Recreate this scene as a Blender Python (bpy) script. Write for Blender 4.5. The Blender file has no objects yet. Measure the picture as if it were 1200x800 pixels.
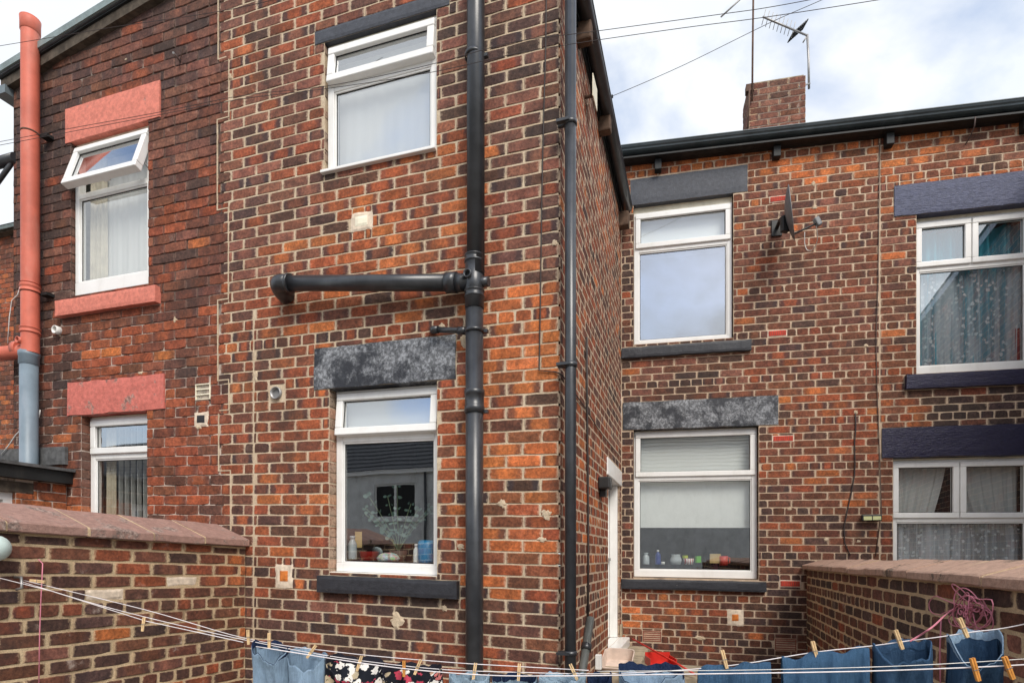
import bpy, math, random
import numpy as np
from mathutils import Vector, Matrix, noise as mnoise
random.seed(7)
R = math.radians
scene = bpy.context.scene
col = scene.collection

# ------------------------------------------------------------------ camera
HC = 1.75                      # eye height over the yard
FPX, UC, VH = 668.0, 600.0, 652.0
cam_d = bpy.data.cameras.new("camera"); cam = bpy.data.objects.new("camera", cam_d); col.objects.link(cam)
cam.location = (0, 0, HC); cam.rotation_euler = (R(90), 0, 0)
cam_d.sensor_width = 36.0; cam_d.lens = 36.0*FPX/1200.0
cam_d.shift_y = (VH-400.0)/1200.0
cam_d.clip_start = 0.05; cam_d.clip_end = 3000
scene.camera = cam

# ------------------------------------------------------------------ light
SUN_EL, SUN_AZ = 44.0, 162.0          # azimuth: compass bearing of the sun, 0 = +Y, clockwise
world = bpy.data.worlds.new("World"); scene.world = world; world.use_nodes = True
wn = world.node_tree; wn.nodes.clear()
wo = wn.nodes.new('ShaderNodeOutputWorld'); bg = wn.nodes.new('ShaderNodeBackground')
sky = wn.nodes.new('ShaderNodeTexSky'); sky.sky_type = 'NISHITA'; sky.sun_disc = False
sky.sun_elevation = R(SUN_EL); sky.sun_rotation = R(SUN_AZ); sky.dust_density = 1.5
tc = wn.nodes.new('ShaderNodeTexCoord')
mp = wn.nodes.new('ShaderNodeMapping'); mp.inputs['Scale'].default_value = (1.0, 1.0, 1.6); mp.inputs['Location'].default_value = (0.35, 0.1, 0.62)
wn.links.new(tc.outputs['Generated'], mp.inputs[0])
cn = wn.nodes.new('ShaderNodeTexNoise'); cn.inputs['Scale'].default_value = 2.1; cn.inputs['Detail'].default_value = 7; cn.inputs['Roughness'].default_value = 0.52; cn.inputs['Distortion'].default_value = 0.25
wn.links.new(mp.outputs[0], cn.inputs['Vector'])
cr = wn.nodes.new('ShaderNodeValToRGB'); cr.color_ramp.elements[0].position = 0.36; cr.color_ramp.elements[1].position = 0.50
cr.color_ramp.elements[0].color = (.0,)*3+(1,)
wn.links.new(cn.outputs['Fac'], cr.inputs[0])
cn2 = wn.nodes.new('ShaderNodeTexNoise'); cn2.inputs['Scale'].default_value = 3.2; cn2.inputs['Detail'].default_value = 6
wn.links.new(mp.outputs[0], cn2.inputs['Vector'])
cr2 = wn.nodes.new('ShaderNodeValToRGB')
cr2.color_ramp.elements[0].position = 0.3; cr2.color_ramp.elements[1].position = 0.68
CLOUD = 4.75
cr2.color_ramp.elements[0].color = (.86*CLOUD, .92*CLOUD, .99*CLOUD, 1); cr2.color_ramp.elements[1].color = (1.0*CLOUD, 1.02*CLOUD, 1.05*CLOUD, 1)
wn.links.new(cn2.outputs['Fac'], cr2.inputs[0])
skm = wn.nodes.new('ShaderNodeVectorMath'); skm.operation = 'SCALE'; skm.inputs['Scale'].default_value = 1.3
wn.links.new(sky.outputs[0], skm.inputs[0])
cm = wn.nodes.new('ShaderNodeMixRGB'); wn.links.new(cr.outputs[0], cm.inputs[0]); wn.links.new(skm.outputs[0], cm.inputs[1]); wn.links.new(cr2.outputs[0], cm.inputs[2])
wn.links.new(cm.outputs[0], bg.inputs[0]); bg.inputs[1].default_value = 0.15
wn.links.new(bg.outputs[0], wo.inputs[0])
sd = bpy.data.lights.new("sun", 'SUN'); sun = bpy.data.objects.new("sun", sd); col.objects.link(sun)
sd.energy = 2.1; sd.angle = R(28); sd.color = (1.0, 0.945, 0.87)
az = R(SUN_AZ); el = R(SUN_EL)
tosun = Vector((math.sin(az)*math.cos(el), math.cos(az)*math.cos(el), math.sin(el)))
sun.rotation_euler = tosun.to_track_quat('Z', 'Y').to_euler(); sun.location = (0, 0, 30)
scene.view_settings.view_transform = 'Standard'; scene.view_settings.look = 'None'
scene.view_settings.gamma = 1; scene.view_settings.exposure = 0.58
scene.cycles.max_bounces = 8; scene.cycles.transparent_max_bounces = 16

# ------------------------------------------------------------------ objects, tags
def tag(o, label=None, cat=None, group=None, kind=None):
    if label: o['label'] = label
    if cat: o['category'] = cat
    if group: o['group'] = group
    if kind: o['kind'] = kind
    return o
def empty(name, loc, label, cat, group=None):
    o = bpy.data.objects.new(name, None); col.objects.link(o); o.location = loc; o.empty_display_size = .1
    return tag(o, label, cat, group)
def adopt(o, p):
    o.parent = p
    m = Matrix.Identity(4); q = p
    while q is not None:
        m = q.matrix_basis.inverted() @ m if False else m
        q = q.parent
    o.matrix_parent_inverse = WM(p).inverted()
def WM(p):
    if p.parent is None: return p.matrix_basis.copy()
    return WM(p.parent) @ p.matrix_parent_inverse @ p.matrix_basis
def bevel(o, w=.004, seg=2):
    m = o.modifiers.new('bevel', 'BEVEL'); m.width = w; m.segments = seg; m.limit_method = 'ANGLE'; m.angle_limit = R(40)
    return o

# ------------------------------------------------------------------ walls as planes
class Wall:
    """s runs along the wall, z is height over the eye (courses may run a little out of level: g), out is towards the yard"""
    def __init__(self, P, d, g=0.0):
        self.P = Vector((P[0], P[1])); self.d = Vector(d).normalized(); self.g = g
        self.n = Vector((self.d.y, -self.d.x))           # outward
    def pt(self, s, z, out=0.0):
        p = self.P + self.d*s + self.n*out
        return Vector((p.x, p.y, HC + z - self.g*s))
    def uv(self, u, v, out=0.0):
        rx = (u-UC)/FPX; rz = (VH-v)/FPX
        Q = self.P + self.n*out
        s = (rx*Q.y - Q.x)/(self.d.x - rx*self.d.y)
        Y = Q.y + s*self.d.y
        return s, rz*Y + self.g*s
    def xy(self, u, v, out=0.0):
        s, z = self.uv(u, v, out); return self.pt(s, z, out)
    def rect(self, uL, uR, tL, bL, tR, bR, out=0.0):
        s0, a = self.uv(uL, tL, out); _, b = self.uv(uL, bL, out)
        s1, c = self.uv(uR, tR, out); _, d = self.uv(uR, bR, out)
        return (s0, s1, (b+d)/2, (a+c)/2)
    def rot(self):
        X = Vector((self.d.x, self.d.y, -self.g)).normalized(); Y = Vector((-self.n.x, -self.n.y, 0)); Z = X.cross(Y)
        return Matrix((X, Y, Z)).transposed()
def pix(p):
    return UC + FPX*p.x/p.y, VH - FPX*(p.z-HC)/p.y
CT, ST = 0.9498, 0.3127
A = Wall((.2913, 3.444), (CT, -ST), .0257)          # rear face of the wing, s = 0 at its right corner
C = Wall((.2913, 3.444), (ST, CT), 0.0)             # side of the wing
B = Wall((1.173, 6.123), (math.cos(R(12.97)), -math.sin(R(12.97))), .0124)   # main rear wall
pD = A.xy(288.5, 640)
dD = Vector((math.sin(R(20.5)), math.cos(R(20.5))))
D = Wall((pD.x, pD.y), (dD.x, dD.y), .034)          # left yard wall, s negative towards the eye
pE = B.xy(945, 660)
E = Wall((pE.x, pE.y), (-ST, -CT), -.004)            # right yard wall, s positive towards the eye

# ------------------------------------------------------------------ mesh builder
class MB:
    def __init__(self): self.v = []; self.f = []; self.sm = []
    def add(self, vs, fs, smooth=False):
        k = len(self.v); self.v += [tuple(p) for p in vs]; self.f += [tuple(i+k for i in f) for f in fs]; self.sm += [smooth]*len(fs)
        return self
    def box(self, w, s0, s1, z0, z1, o0, o1):
        """o0 back, o1 front"""
        p = [w.pt(s, z, o) for o in (o0, o1) for (s, z) in ((s0, z0), (s1, z0), (s1, z1), (s0, z1))]
        return self.add(p, [(0,3,2,1), (4,5,6,7), (0,1,5,4), (1,2,6,5), (2,3,7,6), (3,0,4,7)])
    def cube(self, c, sx, sy, sz, rz=0.0, M=None):
        p = []
        for z in (-.5, .5):
            for x, y in ((-.5,-.5), (.5,-.5), (.5,.5), (-.5,.5)):
                q = Vector((x*sx, y*sy, z*sz))
                q = (M @ q) if M else Matrix.Rotation(rz, 3, 'Z') @ q
                p.append(q + Vector(c))
        return self.add(p, [(3,2,1,0), (4,5,6,7), (0,1,5,4), (1,2,6,5), (2,3,7,6), (3,0,4,7)])
    def tube(self, pts, r, n=8, cap=True):
        pts = [Vector(p) for p in pts]; rr = r if isinstance(r, (list, tuple)) else [r]*len(pts)
        ring = []; up = None
        for i, p in enumerate(pts):
            t = (pts[min(i+1, len(pts)-1)] - pts[max(i-1, 0)]).normalized()
            if up is None:
                up = Vector((0,0,1)) if abs(t.z) < .9 else Vector((1,0,0))
            a = (up - t*up.dot(t)).normalized(); b = t.cross(a); up = a
            for k in range(n):
                q = 2*math.pi*k/n
                ring.append(p + (a*math.cos(q) + b*math.sin(q))*rr[i])
        f = [(i*n+k, i*n+(k+1) % n, (i+1)*n+(k+1) % n, (i+1)*n+k) for i in range(len(pts)-1) for k in range(n)]
        self.add(ring, f, True)
        if cap:
            k0 = len(self.v)-len(ring)
            self.f.append(tuple(k0+k for k in range(n))[::-1]); self.f.append(tuple(k0+(len(pts)-1)*n+k for k in range(n))); self.sm += [False, False]
        return self
    def lathe(self, c, prof, n=20, M=None, sx=1, sy=1):
        c = Vector(c); vs = []
        for r, z in prof:
            for k in range(n):
                a = 2*math.pi*k/n; q = Vector((r*math.cos(a)*sx, r*math.sin(a)*sy, z))
                vs.append(c + (M @ q if M else q))
        f = [(i*n+k, i*n+(k+1) % n, (i+1)*n+(k+1) % n, (i+1)*n+k) for i in range(len(prof)-1) for k in range(n)]
        return self.add(vs, f, True)
    def build(self, name, mat, parent=None, label=None, cat=None, group=None, kind=None):
        me = bpy.data.meshes.new(name); 
        o0 = Vector(self.v[0]) if self.v else Vector((0,0,0))
        if self.v:
            a = np.array(self.v); o0 = Vector(((a[:,0].min()+a[:,0].max())/2, (a[:,1].min()+a[:,1].max())/2, a[:,2].min()))
        me.from_pydata([tuple(Vector(p)-o0) for p in self.v], [], self.f); me.update()
        me.polygons.foreach_set('use_smooth', self.sm)
        o = bpy.data.objects.new(name, me); col.objects.link(o); o.location = o0
        if mat: me.materials.append(mat)
        if parent: adopt(o, parent)
        return tag(o, label, cat, group, kind)

def rough_box(mb, w, s0, s1, z0, z1, o0, o1, nx=16, nz=5, j=.003, droop=0.0, cut=()):
    """a stone or concrete block with an uneven face and arrises"""
    vs = []; fs = []
    def J(s, z, o, k=1.0):
        n = mnoise.noise_vector(Vector((s*9, z*9, o*9)))
        n2 = mnoise.noise_vector(Vector((s*31, z*31, o*31+5)))
        return w.pt(s + n.x*j*k + n2.x*j*.5, z + n.y*j*k + n2.y*j*.7, o + n.z*j*.6)
    idx = {}
    for i in range(nx+1):
        for k in range(nz+1):
            s = s0+(s1-s0)*i/nx; z = z0+(z1-z0)*k/nz
            edge = (k == 0) or (k == nz) or i == 0 or i == nx
            idx[i, k] = len(vs); vs.append(J(s, z, o1-(.004 if edge else 0)))
    for i in range(nx):
        for k in range(nz):
            fs.append((idx[i,k], idx[i+1,k], idx[i+1,k+1], idx[i,k+1]))
    rim = [idx[i,0] for i in range(nx+1)] + [idx[nx,k] for k in range(1, nz+1)] + [idx[i,nz] for i in range(nx-1, -1, -1)] + [idx[0,k] for k in range(nz-1, 0, -1)]
    back = {}
    for r in rim:
        back[r] = len(vs)
        i, k = [q for q, x in idx.items() if x == r][0]
        vs.append(w.pt(s0+(s1-s0)*i/nx, z0+(z1-z0)*k/nz, o0) )
        # follow the jitter of the front arris so the underside stays closed
        vs[-1] = vs[-1] + (vs[r] - w.pt(s0+(s1-s0)*i/nx, z0+(z1-z0)*k/nz, o1-.004))*1.0
    m = len(rim)
    for a in range(m):
        p, q = rim[a], rim[(a+1) % m]
        fs.append((q, p, back[p], back[q]))
    mb.add(vs, fs, False)

# ------------------------------------------------------------------ materials
class NT:
    def __init__(self, name):
        self.m = bpy.data.materials.new(name); self.m.use_nodes = True; self.t = self.m.node_tree
        self.b = self.t.nodes['Principled BSDF']; self.pos = None
    def n(self, ty, **kw):
        x = self.t.nodes.new(ty)
        for k, v in kw.items():
            if hasattr(x, k): setattr(x, k, v)
        return x
    def L(self, a, b): self.t.links.new(a, b)
    def P(self):
        if not self.pos: self.pos = self.n('ShaderNodeNewGeometry').outputs['Position']
        return self.pos
    def noise(self, scale, detail=4, rough=.55, vec=None, stretch=None, dist=0.0):
        x = self.n('ShaderNodeTexNoise'); x.inputs['Scale'].default_value = scale; x.inputs['Detail'].default_value = detail
        x.inputs['Roughness'].default_value = rough; x.inputs['Distortion'].default_value = dist
        v = vec or self.P()
        if stretch:
            mpn = self.n('ShaderNodeMapping'); mpn.inputs['Scale'].default_value = stretch; self.L(v, mpn.inputs[0]); v = mpn.outputs[0]
        self.L(v, x.inputs['Vector']); return x.outputs['Fac']
    def ramp(self, x, a, b, lo=0.0, hi=1.0):
        r = self.n('ShaderNodeMapRange'); r.interpolation_type = 'SMOOTHSTEP'
        for i, v in zip((1,2,3,4), (a, b, lo, hi)): r.inputs[i].default_value = v
        self.L(x, r.inputs[0]); return r.outputs[0]
    def math(self, op, a, b=None, c=None):
        x = self.n('ShaderNodeMath'); x.operation = op
        for i, v in enumerate((a, b, c)):
            if v is None: continue
            if isinstance(v, (int, float)): x.inputs[i].default_value = v
            else: self.L(v, x.inputs[i])
        return x.outputs[0]
    def mix(self, f, a, b, mode='MIX'):
        x = self.n('ShaderNodeMixRGB'); x.blend_type = mode
        for i, v in enumerate((f, a, b)):
            if isinstance(v, (int, float)): x.inputs[i].default_value = v if i == 0 else (v, v, v, 1)
            elif isinstance(v, tuple): x.inputs[i].default_value = v+(1,) if len(v) == 3 else v
            else: self.L(v, x.inputs[i])
        return x.outputs[0]
    def bump(self, h, strength=.4, dist=.004):
        x = self.n('ShaderNodeBump'); x.inputs['Strength'].default_value = strength; x.inputs['Distance'].default_value = dist
        self.L(h, x.inputs['Height']); self.L(x.outputs[0], self.b.inputs['Normal'])
    def done(self, c, rough=.8, spec=.3, metal=0.0):
        if isinstance(c, tuple): self.b.inputs['Base Color'].default_value = c+(1,)
        else: self.L(c, self.b.inputs['Base Color'])
        if isinstance(rough, (int, float)): self.b.inputs['Roughness'].default_value = rough
        else: self.L(rough, self.b.inputs['Roughness'])
        self.b.inputs['Specular IOR Level'].default_value = spec; self.b.inputs['Metallic'].default_value = metal
        return self.m

def brick_mat(name, smear_col, smear=.5, flash=1.0, lime=.25, wear=.5):
    N = NT(name)
    oi = N.n('ShaderNodeObjectInfo'); at = N.n('ShaderNodeAttribute'); at.attribute_name = 'bc'
    base = N.mix(1.0, oi.outputs['Color'], at.outputs['Color'], 'MULTIPLY')
    rnd = N.math('MULTIPLY', oi.outputs['Alpha'], at.outputs['Alpha'])
    uvn = N.n('ShaderNodeUVMap'); sep = N.n('ShaderNodeSeparateXYZ'); N.L(uvn.outputs[0], sep.inputs[0])
    du = N.math('ABSOLUTE', N.math('SUBTRACT', sep.outputs[0], .5)); dv = N.math('ABSOLUTE', N.math('SUBTRACT', sep.outputs[1], .5))
    n1 = N.noise(14, 5, .6); n2 = N.noise(55, 4, .65); n3 = N.noise(240, 3, .7); n0 = N.noise(1.5, 5, .6)
    c = N.mix(1.0, base, N.mix(N.ramp(n1, .3, .7), (.72,)*3, (1.28, 1.2, 1.12)), 'MULTIPLY')
    c = N.mix(1.0, c, N.mix(N.ramp(n2, .3, .72), (.66, .66, .7), (1.34, 1.3, 1.25)), 'MULTIPLY')
    # kiln flashing: dark ends on some bricks
    e = N.math('MULTIPLY', N.ramp(N.math('ADD', du, N.math('MULTIPLY', N.math('SUBTRACT', n1, .5), .5)), .2, .36), N.math('MULTIPLY', rnd, flash))
    c = N.mix(e, c, (.045, .033, .036))
    # soot in blotches
    c = N.mix(N.ramp(n0, .50, .70, 0, .62), c, (.045, .034, .030))
    # pale grains, dark pits
    c = N.mix(N.ramp(n3, .63, .74, 0, .55), c, smear_col)
    c = N.mix(N.ramp(n3, .40, .30, 0, .75), c, (.03, .022, .02))
    # lime bloom and mortar dragged over the arrises
    ee = N.ramp(N.math('ADD', N.math('MAXIMUM', N.math('MULTIPLY', du, 1.0), N.math('SUBTRACT', dv, .03)), N.math('MULTIPLY', N.math('SUBTRACT', n2, .5), .22)), .425, .50, 0, smear)
    c = N.mix(ee, c, smear_col)
    bl = N.math('MULTIPLY', N.ramp(N.noise(7, 6, .7), .60, .74, 0, 1), lime)
    c = N.mix(bl, c, (.55, .47, .4))
    h = N.math('ADD', N.math('MULTIPLY', n2, .7), N.math('MULTIPLY', n3, .45))
    h = N.math('ADD', h, N.math('MULTIPLY', n1, .8))
    N.bump(h, .8, .005)
    return N.done(c, .88, .25)
def mortar_mat(name, c1, c2, c3, p3=(.56, .7)):
    N = NT(name)
    c = N.mix(N.ramp(N.noise(9, 5, .6), .3, .7), c1, c2)
    c = N.mix(N.ramp(N.noise(3.1, 5, .65), p3[0], p3[1], 0, .85), c, c3)
    c = N.mix(N.ramp(N.noise(160, 3, .6), .35, .7, 0, .35), c, (.12, .1, .08))
    N.bump(N.math('ADD', N.noise(60, 4), N.noise(240, 3)), .7, .005)
    return N.done(c, .95, .15)
M = {}
CREAM = (.60, .47, .34)
M['brick_a'] = brick_mat('brick_face_repointed', CREAM, .5, .9, .08)
M['brick_l'] = brick_mat('brick_face_sooty', (.30, .2, .16), .25, .55, .22)
M['brick_b'] = brick_mat('brick_face_main', (.52, .38, .27), .45, .8, .08)
M['brick_y'] = brick_mat('brick_face_yard', (.50, .37, .23), .7, .5, .5)
M['mortar_a'] = mortar_mat('mortar_cream', (.70, .57, .41), (.57, .44, .30), (.33, .25, .18), (.58, .75))
M['mortar_l'] = mortar_mat('mortar_sooty', (.07, .045, .04), (.11, .075, .06), (.5, .42, .35), (.555, .64))
_m = M['mortar_l'].node_tree; _N = NT.__new__(NT); _N.m = M['mortar_l']; _N.t = _m; _N.b = _m.nodes['Principled BSDF']; _N.pos = None
_old = _N.b.inputs['Base Color'].links[0].from_socket
_sp = _N.n('ShaderNodeSeparateXYZ'); _N.L(_N.P(), _sp.inputs[0])
_f = _N.ramp(_N.math('ADD', _sp.outputs[2], _N.math('MULTIPLY', _N.noise(3, 4), 2.2)), 5.0, 4.2)     # later repointing low on the wall
_f = _N.math('MULTIPLY', _f, _N.ramp(_N.noise(11, 4), .38, .5))
_N.L(_N.mix(_f, _old, (.58, .48, .40)), _N.b.inputs['Base Color'])
M['mortar_b'] = mortar_mat('mortar_main', (.70, .54, .39), (.54, .40, .28), (.26, .19, .14), (.56, .72))
M['mortar_y'] = mortar_mat('mortar_yard', (.70, .53, .33), (.55, .41, .25), (.30, .21, .13), (.56, .72))
def paint(name, c, rough=.6, peel=None, peelc=(.5,.5,.5), bumps=.5, grain=None, pw=.05):
    N = NT(name)
    n = N.noise(30, 5, .6)
    k = N.mix(N.ramp(n, .3, .7), tuple(x*.82 for x in c), tuple(min(1, x*1.15) for x in c))
    if peel:
        p = N.noise(peel[0], 9, .75, dist=.25); k = N.mix(N.ramp(p, peel[1], peel[1]+pw, 0, .9), k, N.mix(N.ramp(N.noise(45, 5, .7), .35, .6), peelc, tuple(x*.3 for x in peelc)))
    k = N.mix(N.ramp(N.noise(200, 2), .66, .72, 0, .5), k, tuple(min(1, x*2.5+.05) for x in c))
    h = N.math('ADD', N.noise(25, 5, .6), N.math('MULTIPLY', N.noise(120, 3), .5))
    if grain: h = N.math('ADD', h, N.math('MULTIPLY', N.noise(18, 4, .6, stretch=(1, 1, grain)), 1.2))
    N.bump(h, bumps, .006)
    return N.done(k, rough, .4)
M['salmon'] = paint('salmon_masonry_paint', (.62, .195, .14), .8, (5, .62), (.5, .3, .24), bumps=.4)
M['salmon_rough'] = paint('salmon_paint_rough', (.56, .155, .12), .8, (7, .56), (.5, .33, .27), 1.0)
M['slate'] = paint('slate_grey_paint', (.058, .062, .075), .6)
M['peel'] = paint('peeling_black_paint', (.026, .028, .035), .6, (3.0, .42), (.36, .375, .40), .8, None, .13)
M['sill_black'] = paint('black_sill_paint', (.03, .031, .037), .5, (12, .63), (.4, .38, .34), .6)
M['indigo'] = paint('indigo_paint', (.072, .080, .135), .55, None, bumps=1.0, grain=5)
M['navy'] = paint('navy_paint', (.016, .014, .042), .4, None, bumps=1.0, grain=7)
def plain(name, c, rough=.5, spec=.4, metal=0, var=.12, scale=12, dirt=0.0, dirtc=(.12,.10,.08)):
    N = NT(name); n = N.noise(scale, 5, .6)
    k = N.mix(N.ramp(n, .3, .7), tuple(x*(1-var) for x in c), tuple(min(1, x*(1+var)) for x in c))
    if dirt: k = N.mix(N.ramp(N.noise(6, 6, .7, stretch=(1,1,.3)), .5, .72, 0, dirt), k, dirtc)
    N.bump(N.noise(70, 3), .12, .002)
    return N.done(k, rough, spec, metal)
M['upvc'] = plain('white_upvc', (.80, .79, .76), .3, .45, 0, .03, 8, .22, (.45, .42, .34))
M['gasket'] = plain('black_rubber', (.012,)*3, .6, .3)
M['pipe_black'] = plain('black_pvc', (.030, .032, .036), .32, .6, 0, .25, 10, .3, (.10, .10, .105))
M['pipe_grey'] = plain('blue_grey_pvc', (.17, .22, .26), .45, .5, 0, .12, 6, .4, (.28, .3, .34))
M['pipe_salmon'] = plain('faded_terracotta_pipe', (.55, .135, .085), .55, .4, 0, .15, 5, .4, (.62, .27, .2))
M['gutter'] = plain('grey_gutter', (.12, .15, .165), .45, .5, 0, .2, 5, .3, (.22, .24, .25))
M['fascia'] = plain('black_fascia', (.012, .013, .013), .6, .4, 0, .3, 8, .2)
M['wood_old'] = plain('weathered_timber', (.085, .068, .052), .85, .2, 0, .4, 14, .6, (.03, .025, .02))
M['tan_wood'] = plain('bare_timber', (.11, .07, .048), .8, .2, 0, .3, 16)
M['lead'] = plain('lead_grey', (.20, .25, .25), .55, .4, 0, .2, 6, .3)
M['felt'] = plain('grey_roof_felt', (.10, .10, .10), .9, .2, 0, .3, 20)
M['dark_metal'] = plain('dark_metal', (.03, .03, .03), .5, .5, .3)
M['steel'] = plain('galvanised_steel', (.34, .33, .32), .45, .5, .6, .2)
M['rust'] = plain('rusty_steel', (.12, .07, .05), .8, .3, .2, .3)
M['dish'] = plain('dish_grey', (.17, .175, .18), .45, .4, .1)
M['dish_face'] = plain('dish_face', (.42, .42, .41), .5, .4)
M['wire'] = plain('black_cable', (.05, .04, .038), .6, .3)
M['wire_white'] = plain('white_cable', (.7, .68, .64), .5, .4)
M['wire_brown'] = plain('brown_cable', (.10, .07, .06), .6, .3)
M['rope_white'] = plain('white_line', (.75, .70, .70), .6, .3)
M['rope_pink'] = plain('pink_line', (.62, .22, .28), .6, .3)
M['peg'] = plain('peg_wood', (.68, .48, .26), .7, .3, 0, .2, 40)
M['peg_orange'] = plain('varnished_peg', (.62, .27, .06), .55, .4, 0, .2, 40)
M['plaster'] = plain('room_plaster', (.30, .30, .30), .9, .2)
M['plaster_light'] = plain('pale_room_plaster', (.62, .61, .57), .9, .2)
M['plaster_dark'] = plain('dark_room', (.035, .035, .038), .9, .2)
M['cream_vent'] = plain('cream_vent', (.78, .72, .56), .6, .3)
M['filler'] = plain('cream_filler', (.66, .55, .43), .95, .1, 0, .2, 30, .4, (.3, .22, .16))
M['red_airbrick'] = plain('red_airbrick', (.52, .05, .03), .75, .3, 0, .2, 30)
M['terracotta'] = plain('terracotta', (.27, .075, .05), .85, .2, 0, .2, 30)
M['orange_brick'] = plain('orange_brick_patch', (.55, .17, .04), .85, .2, 0, .25, 30)
M['stone'] = plain('worn_stone', (.33, .27, .19), .9, .2, 0, .35, 9, .5, (.12,.1,.07))
M['render'] = plain('pale_render', (.70, .70, .68), .9, .2, 0, .1, 3, .3)
M['slates'] = plain('roof_slate', (.085, .088, .095), .7, .4, 0, .3, 8)
M['concrete'] = plain('yard_concrete', (.25, .23, .2), .95, .2, 0, .3, 4, .5)
M['coping_red'] = paint('coping_purple_red', (.31, .185, .15), .8, (5, .55), (.44, .33, .28), .9)
M['coping_pink'] = paint('coping_sandstone', (.42, .27, .20), .85, (4, .56), (.20, .15, .11), .9)
def glass_mat(name, refl, tint=(.93, .96, .95), rough=0.0):
    N = NT(name); t = N.t
    gl = N.n('ShaderNodeBsdfGlossy'); gl.inputs['Roughness'].default_value = rough; gl.inputs['Color'].default_value = (.96, .98, 1, 1)
    tr = N.n('ShaderNodeBsdfTransparent'); tr.inputs[0].default_value = tint+(1,)
    lw = N.n('ShaderNodeFresnel'); lw.inputs['IOR'].default_value = 1.5
    gb_ = N.n('ShaderNodeNewGeometry'); front = N.math('SUBTRACT', 1.0, gb_.outputs['Backfacing'])
    f = N.math('MULTIPLY', N.math('ADD', N.math('MULTIPLY', lw.outputs[0], 1.3), refl*1.6), front); f = N.math('ADD', f, .02)
    mx = N.n('ShaderNodeMixShader'); N.L(f, mx.inputs[0]); N.L(tr.outputs[0], mx.inputs[1]); N.L(gl.outputs[0], mx.inputs[2])
    wv = N.noise(1.6, 2, .5); bp = N.n('ShaderNodeBump'); bp.inputs['Strength'].default_value = .04; bp.inputs['Distance'].default_value = .02
    N.L(wv, bp.inputs['Height']); N.L(bp.outputs[0], gl.inputs['Normal'])
    N.L(mx.outputs[0], t.nodes['Material Output'].inputs[0]); return N.m
M['glass'] = glass_mat('window_glass', .105, (.985, .995, .99))
M['glass_up'] = glass_mat('window_glass_bright', .20, (.98, .99, .99))
M['glass_lace'] = glass_mat('window_glass_lace', .21, (.985, .995, .99))
M['glass_mid'] = glass_mat('window_glass_mid', .09, (.985, .995, .99))

# ------------------------------------------------------------------ bricks
def brick_template(L, H, Dp, seed, j=.0022):
    rnd = random.Random(seed); V = []; F = []
    out = []
    xs = [0, .33, .68, 1.0]
    base = [(x, 0) for x in xs] + [(1, .5)] + [(x, 1) for x in reversed(xs)] + [(0, .5)]
    ring = []
    for (x, z) in base:
        px = (x-.5)*L; pz = (z-.5)*H
        corner = (x in (0, 1.0) and z in (0, 1))
        k = (rnd.uniform(.5, 3.4)*.001 if rnd.random() < .93 else rnd.uniform(.004, .008)) if corner else 0
        px += -math.copysign(k, px) if corner else 0; pz += -math.copysign(k, pz) if corner else 0
        ring.append((px + rnd.uniform(-j, j), pz + rnd.uniform(-j, j)*.7))
    n = len(ring); ch = .0032
    for (x, z) in ring: V.append((x*(1-2*ch/L), rnd.uniform(-.001, .0012), z*(1-2*ch/H)))
    for (x, z) in ring: V.append((x, ch, z))
    for (x, z) in ring: V.append((x, Dp, z))
    F.append(tuple(range(n)))
    for a in range(n):
        b = (a+1) % n
        F.append((b, a, n+a, n+b)); F.append((n+b, n+a, 2*n+a, 2*n+b))
    return V, F
TPL = {}
def templates(key, L, H, Dp, nvar, seed, mat):
    out = []
    for i in range(nvar):
        V, F = brick_template(L, H, Dp, seed+i)
        me = bpy.data.meshes.new('brick'); me.from_pydata(V, [], F); me.update(); me.materials.append(mat)
        ca = me.color_attributes.new('bc', 'FLOAT_COLOR', 'POINT'); ca.data.foreach_set('color', [1.0]*(4*len(V)))
        uvl = me.uv_layers.new(name='UVMap'); uvs = []
        for lp in me.loops:
            v = V[lp.vertex_index]; uvs += [v[0]/L+.5, v[2]/H+.5]
        uvl.data.foreach_set('uv', uvs)
        out.append((np.array(V), F, me))
    TPL[key] = (L, H, out)
ORANGE, RED, PURPLE, DARK, BROWN = (.50, .160, .052), (.285, .078, .036), (.205, .092, .066), (.062, .044, .040), (.150, .062, .040)
def pick_colour(w, rnd):
    w = [x**1.35 for x in w]; t = rnd.random()*sum(w); k = 0
    for k, x in enumerate(w):
        t -= x
        if t <= 0: break
    pal = (ORANGE, RED, PURPLE, DARK, BROWN); c = pal[k]; q = rnd.uniform(.82, 1.2); tw = sum(w); mx_ = rnd.uniform(.1, .6)
    av = [sum(pal[j][i]*w[j] for j in range(5))/tw for i in range(3)]
    return tuple(min(.9, (c[i]*(1-mx_)+av[i]*mx_)*q*rnd.uniform(.95, 1.05)) for i in range(3)) , (rnd.uniform(.3, 1) if rnd.random() < (.5 if k in (0, 1) else .3) else 0.0)
def field(wall, pts):
    """colour mix of the brickwork: control points given on the wall, blended by distance"""
    P = [(wall.uv(u, v), w) for u, v, w in pts]
    def f(s, z):
        acc = [0]*5; tot = 0
        for (ps, pz), w in P:
            d = 1/((s-ps)**2+(z-pz)**2+.02)**1.6; tot += d
            for i in range(5): acc[i] += w[i]*d
        return [a/tot for a in acc]
    return f

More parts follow.
